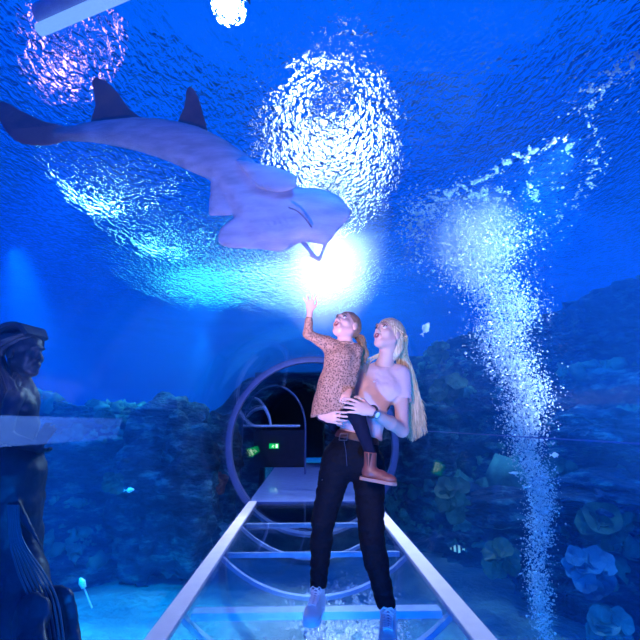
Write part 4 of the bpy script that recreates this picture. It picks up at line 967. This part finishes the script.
# ============================================================ THE BIG RAY (belly towards the tunnel)
def dens(poly, step=1.5):
    out = []
    for a, b in zip(poly, poly[1:] + poly[:1]): out.append((a, b))
    return out
def smooth_poly(pts, n=120):
    p = np.array(pts, float); p = np.vstack([p[-2:], p, p[:2]]); out = []
    m = len(pts)
    for t in np.linspace(0, m, n, endpoint=False):
        i = int(t); u = t - i; a, b, c, d = p[i + 1], p[i + 2], p[(i + 3)], p[(i + 4)] if i + 4 < len(p) else p[4]
        out.append(.5 * (2 * b + (c - a) * u + (2 * a - 5 * b + 4 * c - d) * u * u + (3 * b - a - 3 * c + d) * u ** 3))
    return [tuple(q) for q in out]
def sdist(poly, X, Y):                   # positive inside
    d = np.full(X.shape, 1e9); ins = np.zeros(X.shape, bool)
    for (x0, y0), (x1, y1) in dens(poly):
        vx, vy = x1 - x0, y1 - y0; t = np.clip(((X - x0) * vx + (Y - y0) * vy) / max(vx * vx + vy * vy, 1e-9), 0, 1)
        d = np.minimum(d, (X - x0 - t * vx) ** 2 + (Y - y0 - t * vy) ** 2)
        c = ((y0 > Y) != (y1 > Y)) & (X < (x1 - x0) * (Y - y0) / (y1 - y0 + 1e-12) + x0); ins ^= c
    d = np.sqrt(d); return np.where(ins, d, -d)
def big_ray():
    body = [(52, 130), (72, 126), (95, 121), (135, 117), (180, 122), (210, 132), (240, 150), (262, 168), (282, 182), (300, 187), (322, 189), (341, 198), (351, 213), (344, 224), (337, 231), (328, 242), (306, 241), (296, 243), (284, 250), (262, 247), (244, 238), (232, 214), (214, 184), (190, 171), (160, 158), (125, 148), (90, 142), (60, 140)]
    fins = [dict(p=[(236, 160), (262, 164), (282, 169), (295, 175), (297, 182), (293, 189), (276, 192), (258, 186), (248, 176)], T=3.2, z=-15),
            dict(p=[(214, 180), (210, 195), (209, 214), (218, 216), (232, 215), (246, 206), (244, 190)], T=3, z=-3),
            dict(p=[(228, 222), (219, 232), (219, 243), (231, 248), (255, 249), (284, 251), (290, 236), (270, 214), (246, 212)], T=3.4, z=-6),
            dict(p=[(280, 249), (297, 252), (310, 257), (320, 262), (324, 252), (328, 240), (314, 234), (296, 236)], T=2.6, z=-1, holes=[[(287, 250), (300, 242.5), (311, 255.5), (303, 253.5)], [(306.5, 242), (323, 245), (319, 256.5), (315, 254)]])]
    dark = [dict(p=[(66, 127), (44, 121), (24, 112), (2, 101), (-8, 108), (0, 122), (8, 134), (20, 143), (44, 146), (66, 140)], T=2.6, z=0),
            dict(p=[(94, 126), (95, 104), (92, 84), (95, 77), (106, 81), (119, 94), (129, 108), (142, 122)], T=2.2, z=6),
            dict(p=[(178, 128), (184, 106), (186, 91), (190, 86), (197, 94), (203, 112), (206, 134)], T=2.0, z=6)]
    h = 1.25; f = Field((-14, 70, -30), (358, 268, 30), h)
    X, Y = np.meshgrid(f.ax[0], f.ax[1], indexing='ij'); Z = f.ax[2][None, None, :]
    bp = [tuple(q) for q in smooth_poly(body, 140)]
    d = sdist(bp, X, Y)
    wid = 17.0
    T = np.where(d > 0, 12.5 * np.sqrt(np.clip(1 - (1 - np.clip(d / wid, 0, 1)) ** 2, 0, 1)), d)
    T = np.where((d > 0) & (X > 285), T * np.clip(1 - (X - 285) / 66 * .55, .45, 1), T)
    F_ = (np.abs(Z) - T[..., None]); 
    def smin(a, b, k):
        hh = np.clip(.5 + .5 * (a - b) / k, 0, 1); return a * (1 - hh) + b * hh - k * hh * (1 - hh)
    for fn in fins + dark:
        q = smooth_poly(fn['p'], 60); d2 = sdist(q, X, Y)
        for ho in fn.get('holes', []): d2 = np.minimum(d2, -sdist(ho, X, Y))
        T2 = np.where(d2 > 0, fn['T'] * np.sqrt(np.clip(1 - (1 - np.clip(d2 / 9, 0, 1)) ** 2, 0, 1)) + .3, d2)
        F2 = np.abs(Z - fn['z']) - T2[..., None]
        if fn.get('holes'):
            for ho in fn['holes']: F_ = np.maximum(F_, (sdist(ho, X, Y) + .0)[..., None])
        F_ = smin(F_, F2, 2.5)
    # grooves: gill slits and the edge of the mouth
    f.f = F_.astype(np.float32)
    for i in range(5):
        x = 287 - 6 * i; f.cone((x, 214 + 1.2 * i, -13), (x + 5, 222 + i, -12), .9, .9, k=1.0, sub=True)
    me = f.mesh(relax=2)
    V = np.empty(len(me.vertices) * 3, np.float32); me.vertices.foreach_get('co', V); V = V.reshape(-1, 3)
    loc = V.copy()
    for i, v in enumerate(V):
        Yd = 3.05 + .55 * (350 - v[0]) / 350; V[i] = P(v[0], v[1], Yd + v[2] * Yd / F * 1.0)
    me.vertices.foreach_set('co', V.ravel())
    # materials: pale belly, dark back, brown-grey tail and back fins
    M_bel, nt, out = nodes_of('ray_belly'); L = nt.links.new; b = N(nt, 'BsdfPrincipled'); b.inputs['Roughness'].default_value = .5; L(b.outputs[0], out.inputs[0]); tc = N(nt, 'TexCoord')
    mp = N(nt, 'Mapping'); mp.inputs['Scale'].default_value = (1.5, 6, 6); mp.inputs['Rotation'].default_value = (0, .35, 0); L(tc.outputs['Object'], mp.inputs[0]); nz = N(nt, 'TexNoise'); nz.inputs['Scale'].default_value = 2.5; nz.inputs['Detail'].default_value = 8; L(mp.outputs[0], nz.inputs[0])
    r = ramp(nt, [(.3, (.40, .35, .46)), (.7, (.66, .58, .72))]); L(nz.outputs[0], r.inputs[0]); L(r.outputs[0], b.inputs['Base Color'])
    ox = N(nt, 'SeparateXYZ'); L(tc.outputs['Object'], ox.inputs[0]); mr_ = N(nt, 'MapRange'); xr = P(200, 150, 3.3).x; mr_.inputs['From Min'].default_value = P(48, 130, 3.53).x - xr; mr_.inputs['From Max'].default_value = P(98, 130, 3.45).x - xr
    L(ox.outputs[0], mr_.inputs[0]); mc = N(nt, 'Mix', data_type='RGBA'); L(mr_.outputs[0], mc.inputs[0]); mc.inputs[6].default_value = (.26, .12, .10, 1); L(r.outputs[0], mc.inputs[7]); L(mc.outputs[2], b.inputs['Base Color'])
    me.materials.append(M_bel); me.materials.append(pbr('ray_back', (.06, .06, .09), .55, bump=.1)); me.materials.append(pbr('ray_fin', (.26, .12, .10), .55, c2=(.10, .06, .07), scale=4))
    mi = np.zeros(len(me.polygons), np.int32)
    for k_, p in enumerate(me.polygons):
        c = loc[list(p.vertices)].mean(0)
        if c[0] < 12: mi[k_] = 2
        elif (c[0] < 145 and c[1] < 117.5 + abs(c[0] - 135) * .10 - .5 and c[0] < 142) or (176 < c[0] < 208 and c[1] < 122 + (c[0] - 180) * .25): mi[k_] = 2
        elif c[2] > 2.5: mi[k_] = 1
    me.polygons.foreach_set('material_index', mi)
    root = empty('shark_ray', P(200, 150, 3.3)); o = link('body', me); rebase(root, [o])
    e = P(333, 196, 3.05 - .02); bm = bmesh.new(); bmesh.ops.create_uvsphere(bm, u_segments=16, v_segments=10, radius=.016); m_ = bm_mesh(bm); m_.transform(Matrix.Translation(P(338, 203, 3.16))); ey = link('eye', m_, M_dark); rebase(root, [ey])
    bm = bmesh.new(); add_tube(bm, [P(300 + 3 * math.sin(t) + 9 * t, 216 + 10 * t - 3 * math.cos(2 * t), 2.985 + .012 * t) for t in np.linspace(-1, 1, 14)], .006, n=6); mo = link('mouth', bm_mesh(bm), pbr('mouth_line', (.30, .20, .26), .6)); rebase(root, [mo])
    tag(root, 'large shark-like ray with pale lavender belly gliding over the tunnel, two dark back fins', 'fish')
big_ray()
light('SPOT', 'ray_fill', (-.5, .9, .25), (-.9, 3.2, 3.0), 300, (1, .54, .64), .1, 78, .8)

# ============================================================ MERMAID STATUE
def mermaid():
    Y0 = 3.0; s = lambda x, y, dy=0: np.array(P(x, y, Y0 + dy))
    M_st = pbr('dark_bronze', (.02, .035, .07), .5, metal=.2, c2=(.006, .012, .03), scale=5, bump=.5, bscale=14)
    root = empty('mermaid_statue', P(20, 640, Y0)); lo = np.array([-3.1, 2.3, -1.4]); hi = np.array([-1.2, 3.8, 2.0])
    H = Head(s(24, 353), (.97, -.22, -.02), 1.32)
    f = Field(lo, hi, .0085)
    head_prims(f, H, mouth=(.006, .004))
    f.cone(H.w((0, -.02, -.06)), s(18, 392), .058, .06, k=.03)
    f.cone(s(16, 402), s(16, 428), .15, .12, k=.05, flat=((0, 1, 0), .8)); f.cone(s(16, 428), s(13, 452), .12, .13, k=.05); f.cone(s(16, 396, -.14), s(14, 396, .16), .06, .06, k=.04)
    f.ball(s(25, 408, -.07), (.06, .06, .06), k=.04); f.ball(s(25, 408, .08), (.06, .06, .06), k=.04)
    f.cone(s(14, 398, -.19), s(2, 436, -.22), .052, .045, k=.03); f.cone(s(2, 436, -.22), s(38, 447, -.12), .044, .03, k=.02)
    f.cone(s(14, 398, .19), s(10, 436, .25), .052, .045, k=.03); f.cone(s(10, 436, .25), s(40, 450, .05), .044, .03, k=.02)
    hand_prims(f, s(38, 447, -.12), s(50, 424, -.08) - s(38, 447, -.12), (-1, 0, .3), (0, 1, 0), s=1.05, curl=.15, fr=.011)
    hand_prims(f, s(38, 450, .02), s(52, 452, -.1) - s(40, 450, .05), (-1, 0, .3), (0, 0, 1), s=1.05, curl=.1, fr=.011)
    tail = [(13, 452, .15, 0), (12, 475, .19, 0), (13, 505, .17, .02), (18, 540, .13, .05), (26, 575, .11, .0), (36, 610, .10, -.08), (46, 645, .09, -.16)]
    for a, b in zip(tail, tail[1:]): f.cone(s(a[0], a[1], a[3]), s(b[0], b[1], b[3]), a[2], b[2], k=.04)
    f.cone(s(14, 500, -.1), s(42, 548, -.24), .05, .006, k=.03, flat=((.6, .7, .2), .5))
    for x0, y0, x1, y1, x2, y2, dy in ((30, 580, 10, 600, 2, 650, -.1), (34, 590, 56, 612, 62, 655, -.15), (20, 560, -4, 590, -20, 640, .1), (30, 585, 30, 620, 28, 660, -.3)):
        f.cone(s(x0, y0), s(x1, y1, dy), .07, .10, k=.05, flat=((.2, 1, 0), .35)); f.cone(s(x1, y1, dy), s(x2, y2, dy * 1.5), .10, .13, k=.05, flat=((.2, 1, 0), .3))
    me = f.mesh(relax=1); wrinkle(me, .012, 7, 3, 1)
    b = link('body', me, M_st)
    bm = bmesh.new(); rr = random.Random(3)
    for i in range(130):
        a = H.w((rr.uniform(-.075, .075), rr.uniform(-.08, .06), .09)); m1 = H.w((rr.choice((-1, 1)) * .10 * rr.uniform(.6, 1.1), -.10 + rr.uniform(-.05, .04), -.02)); t = rr.random()
        e1 = s(4 + 14 * t, 395 + rr.uniform(-6, 6), rr.uniform(-.2, .2)); e2 = s(-8 + 18 * t, 440 + rr.uniform(-20, 25), rr.uniform(-.2, .2))
        mid = (a + m1) / 2 + ((a + m1) / 2 - H.c) * .35
        add_tube(bm, spline([a, mid, m1, e1, e2], 18), list(np.interp(np.linspace(0, 1, 18), [0, .2, .8, 1], [.010, .020, .016, .004])), n=6)
    for i in range(9):
        t = i / 8; add_tube(bm, spline([H.w((-.06 + .12 * t, .06, .085)), H.w((-.075 + .15 * t, .01, .135)), H.w((-.08 + .16 * t, -.08, .125)), H.w((-.07 + .14 * t, -.13, .05))], 12), .019, n=6)
    hr = link('hair', bm_mesh(bm), M_st); rebase(root, [b, hr])
    # raised lines of the tail fin
    bm = bmesh.new()
    for k in range(7):
        o_ = k * 4.2; add_tube(bm, spline([s(8 + o_ * .4, 505, -.17), s(10 + o_ * .5, 540, -.19), s(18 + o_, 572, -.22), s(30 + o_ * 1.1, 602, -.27), s(40 + o_ * 1.0, 650, -.36)], 20), .006, n=5)
    fr_ = link('tail_ribs', bm_mesh(bm), pbr('bronze_edge', (.06, .10, .16), .35, metal=.3)); rebase(root, [fr_])
    tag(root, 'dark mermaid statue with clasped raised hands at the left edge', 'statue')
mermaid()
rock('boulder', (-2.05, 3.15, -1.15), (.55, .5, .42), 71, 'rock pedestal under the mermaid statue in the lower left corner', amp=.3)

# ============================================================ CORALS AND FISH
M_cb = pbr('coral_blue', (.05, .22, .34), .7, scale=6, c2=(.02, .09, .16), bump=.3, bscale=40)
M_cg = pbr('coral_green', (.04, .15, .10), .7, scale=6, c2=(.012, .05, .04), bump=.3, bscale=40)
M_cg2 = pbr('coral_teal', (.05, .19, .22), .75, scale=6, c2=(.015, .06, .08), bump=.3, bscale=40)
M_cy = pbr('coral_olive', (.05, .13, .06), .75, scale=6, c2=(.012, .04, .03), bump=.3, bscale=40)
def plate_coral(c, s, n, seed, mat, label, flat=.5, name='leafy_coral', face=(-.3, -1, .5)):
    rr = random.Random(seed); bm = bmesh.new(); fw_ = Vector(face).normalized()
    for i in range(n):
        ang = 2 * PI * i / n + rr.uniform(-.3, .3); rad_ = s * (.35 + .35 * rr.random()) * (0 if i == 0 else 1)
        ctr = Vector((math.cos(ang) * rad_, rr.uniform(-.2, .2) * s, math.sin(ang) * rad_ * flat * 1.4)); R_ = s * rr.uniform(.38, .6)
        nrm = (fw_ + ctr.normalized() * .5 if ctr.length > 0 else fw_).normalized(); q = nrm.to_track_quat('Z', 'Y').to_matrix()
        rings = []; K = 22; J = 6
        for side in (0, 1):
            for j in range(J + 1):
                row = []
                for k in range(K):
                    a = 2 * PI * k / K; rr_ = R_ * (j / J) * (1 + .22 * noise.noise(Vector((math.cos(a) * 1.5, math.sin(a) * 1.5, seed + i))))
                    z = .35 * R_ * (j / J) ** 2 + .12 * R_ * (j / J) * math.sin(a * 5 + i) - (.035 * s if side else 0) - (.15 * R_ * (1 - j / J) if side else 0)
                    row.append(bm.verts.new(ctr + q @ Vector((rr_ * math.cos(a), rr_ * math.sin(a), z))))
                rings.append(row)
            for j in range(J):
                A, B = rings[-J - 1 + j], rings[-J + j]
                for k in range(K): bm.faces.new((A[k], A[(k + 1) % K], B[(k + 1) % K], B[k]))
        A, B = rings[J], rings[2 * J + 1]
        for k in range(K): bm.faces.new((A[k], A[(k + 1) % K], B[(k + 1) % K], B[k]))
    add_tube(bm, [(0, s * .2, -s * .9), (0, 0, 0)], [s * .22, s * .12], n=8)
    bmesh.ops.remove_doubles(bm, verts=bm.verts, dist=1e-5)
    o = link(name, bm_mesh(bm), mat); o.location = c; return tag(o, label, 'coral')
plate_coral(P(592, 572, 4.6), .25, 10, 1, M_cb, 'pale blue leafy coral low on the right, right of the bubble column', flat=.7)
plate_coral(P(455, 498, 6.0), .27, 8, 2, M_cg, 'rounded green coral clump right of the white edge strip, above the striped fish', flat=.7)
plate_coral(P(450, 388, 7.4), .32, 7, 3, M_cg, 'green coral clump on the bank right of the blonde hair', flat=.5)
plate_coral(P(607, 522, 4.9), .30, 8, 4, M_cy, 'flat olive plate coral at the right edge above the pale blue coral', flat=.3)
plate_coral(P(608, 630, 4.1), .20, 10, 5, M_cg2, 'teal leafy coral in the bottom right corner', flat=.6)
plate_coral(P(500, 560, 5.2), .20, 9, 6, M_cg, 'dim green coral tuft just left of the bubble column', flat=.7)
plate_coral(P(440, 352, 8.2), .25, 6, 7, M_cg, 'small green coral high on the bank near the blonde woman\'s head', flat=.6)
plate_coral(P(560, 470, 5.8), .28, 6, 8, M_cg, 'dim green coral shelf just right of the bubble column', flat=.3)
plate_coral(P(113, 482, 5.9), .15, 6, 9, M_cg, 'small bright coral tuft on the face of the left ledge', flat=.6, face=(.4, -1, .6))
plate_coral(P(105, 418, 6.0), .16, 6, 10, M_cg, 'greenish coral shelf near the top of the left ledge', flat=.3, face=(.4, -1, .8))
plate_coral(P(196, 420, 7.3), .2, 6, 11, M_cb, 'pale coral shelf on the right end of the left ledge', flat=.3, face=(.4, -1, .8))
def fish(c, L_, heading, mat, label, mat2=None, name='reef_fish', group=None):
    root = empty(name, c, heading); bm = bmesh.new(); rows = [(-.5, .02), (-.42, .05), (-.3, .12), (-.1, .20), (.1, .22), (.28, .17), (.4, .10), (.48, .04), (.5, .01)]
    rg = [[bm.verts.new((x * L_, w * .42 * L_ * math.cos(a), w * L_ * math.sin(a))) for a in np.linspace(0, 2 * PI, 13)[:-1]] for x, w in rows]
    for A, B in zip(rg, rg[1:]):
        for k in range(12): bm.faces.new((A[k], A[(k + 1) % 12], B[(k + 1) % 12], B[k]))
    bm.faces.new(rg[0]); bm.faces.new(rg[-1]); link('body', bm_mesh(bm), mat, root)
    def fin(nm, pts):
        bm = bmesh.new(); a = [bm.verts.new((x * L_, -.008 * L_, z * L_)) for x, z in pts]; b = [bm.verts.new((x * L_, .008 * L_, z * L_)) for x, z in pts]; m_ = len(pts)
        bm.faces.new(a); bm.faces.new(b[::-1])
        for k in range(m_): bm.faces.new((a[k], a[(k + 1) % m_], b[(k + 1) % m_], b[k]))
        link(nm, bm_mesh(bm, False), mat2 or mat, root)
    fin('tail_fin', [(-.46, .03), (-.72, .18), (-.64, 0), (-.72, -.18), (-.46, -.03)]); fin('dorsal_fin', [(.2, .18), (.05, .32), (-.25, .24), (-.32, .10)]); fin('belly_fin', [(.1, -.2), (-.05, -.3), (-.3, -.2), (-.3, -.1)])
    for q in (-1, 1):
        bm = bmesh.new(); bmesh.ops.create_uvsphere(bm, u_segments=10, v_segments=6, radius=.03 * L_); m_ = bm_mesh(bm); m_.transform(Matrix.Translation((.36 * L_, q * .055 * L_, .04 * L_))); link('eye', m_, M_dark, root)
    tag(root, label, 'fish', group); return root
m_str, nt, out = nodes_of('striped_scales'); L = nt.links.new; b = N(nt, 'BsdfPrincipled'); b.inputs['Roughness'].default_value = .4; L(b.outputs[0], out.inputs[0]); tc = N(nt, 'TexCoord'); wv = N(nt, 'TexWave'); wv.inputs['Scale'].default_value = 9; L(tc.outputs['Object'], wv.inputs[0]); r = ramp(nt, [(.4, (.03, .05, .06)), (.55, (.9, .9, .35))]); L(wv.outputs['Fac'], r.inputs[0]); L(r.outputs[0], b.inputs['Base Color'])
M_sil = pbr('silver_scales', (.75, .85, .9), .3, .2)
fish(P(457, 549, 3.9), .11, 2.9, m_str, 'small yellow fish with dark stripes right of the white edge strip')
fish(P(555, 455, 4.8), .10, .2, M_sil, 'tiny silver fish just right of the bubble column')
fish(P(426, 328, 5.2), .17, 1.2, M_sil, 'pale fish just above the blonde woman\'s hair').rotation_euler = (0, -1.0, .2)
fish(P(276, 500, 0) if False else P(130, 490, 5.4), .10, .5, M_sil, 'small pale fish in front of the left ledge')
fish(P(514, 473, 5.0), .12, 3.0, M_sil, 'slim pale fish left of the bubble column over the slab').scale = (1, .8, .45)
root = empty('sea_whip', P(93, 606, 4.3))
rebase(root, [link('stalk', tube_mesh(spline([P(92, 608, 4.3), P(88, 598, 4.3), P(84, 588, 4.3)], 10), .007, n=6), M_sil), link('bulb', tube_mesh([P(84, 588, 4.3), P(82, 582, 4.3), P(80, 578, 4.3)], [.02, .03, .008], n=10), M_sil)])
tag(root, 'thin pale sea whip with a bulb tip on the sand beside the statue', 'sea plant')
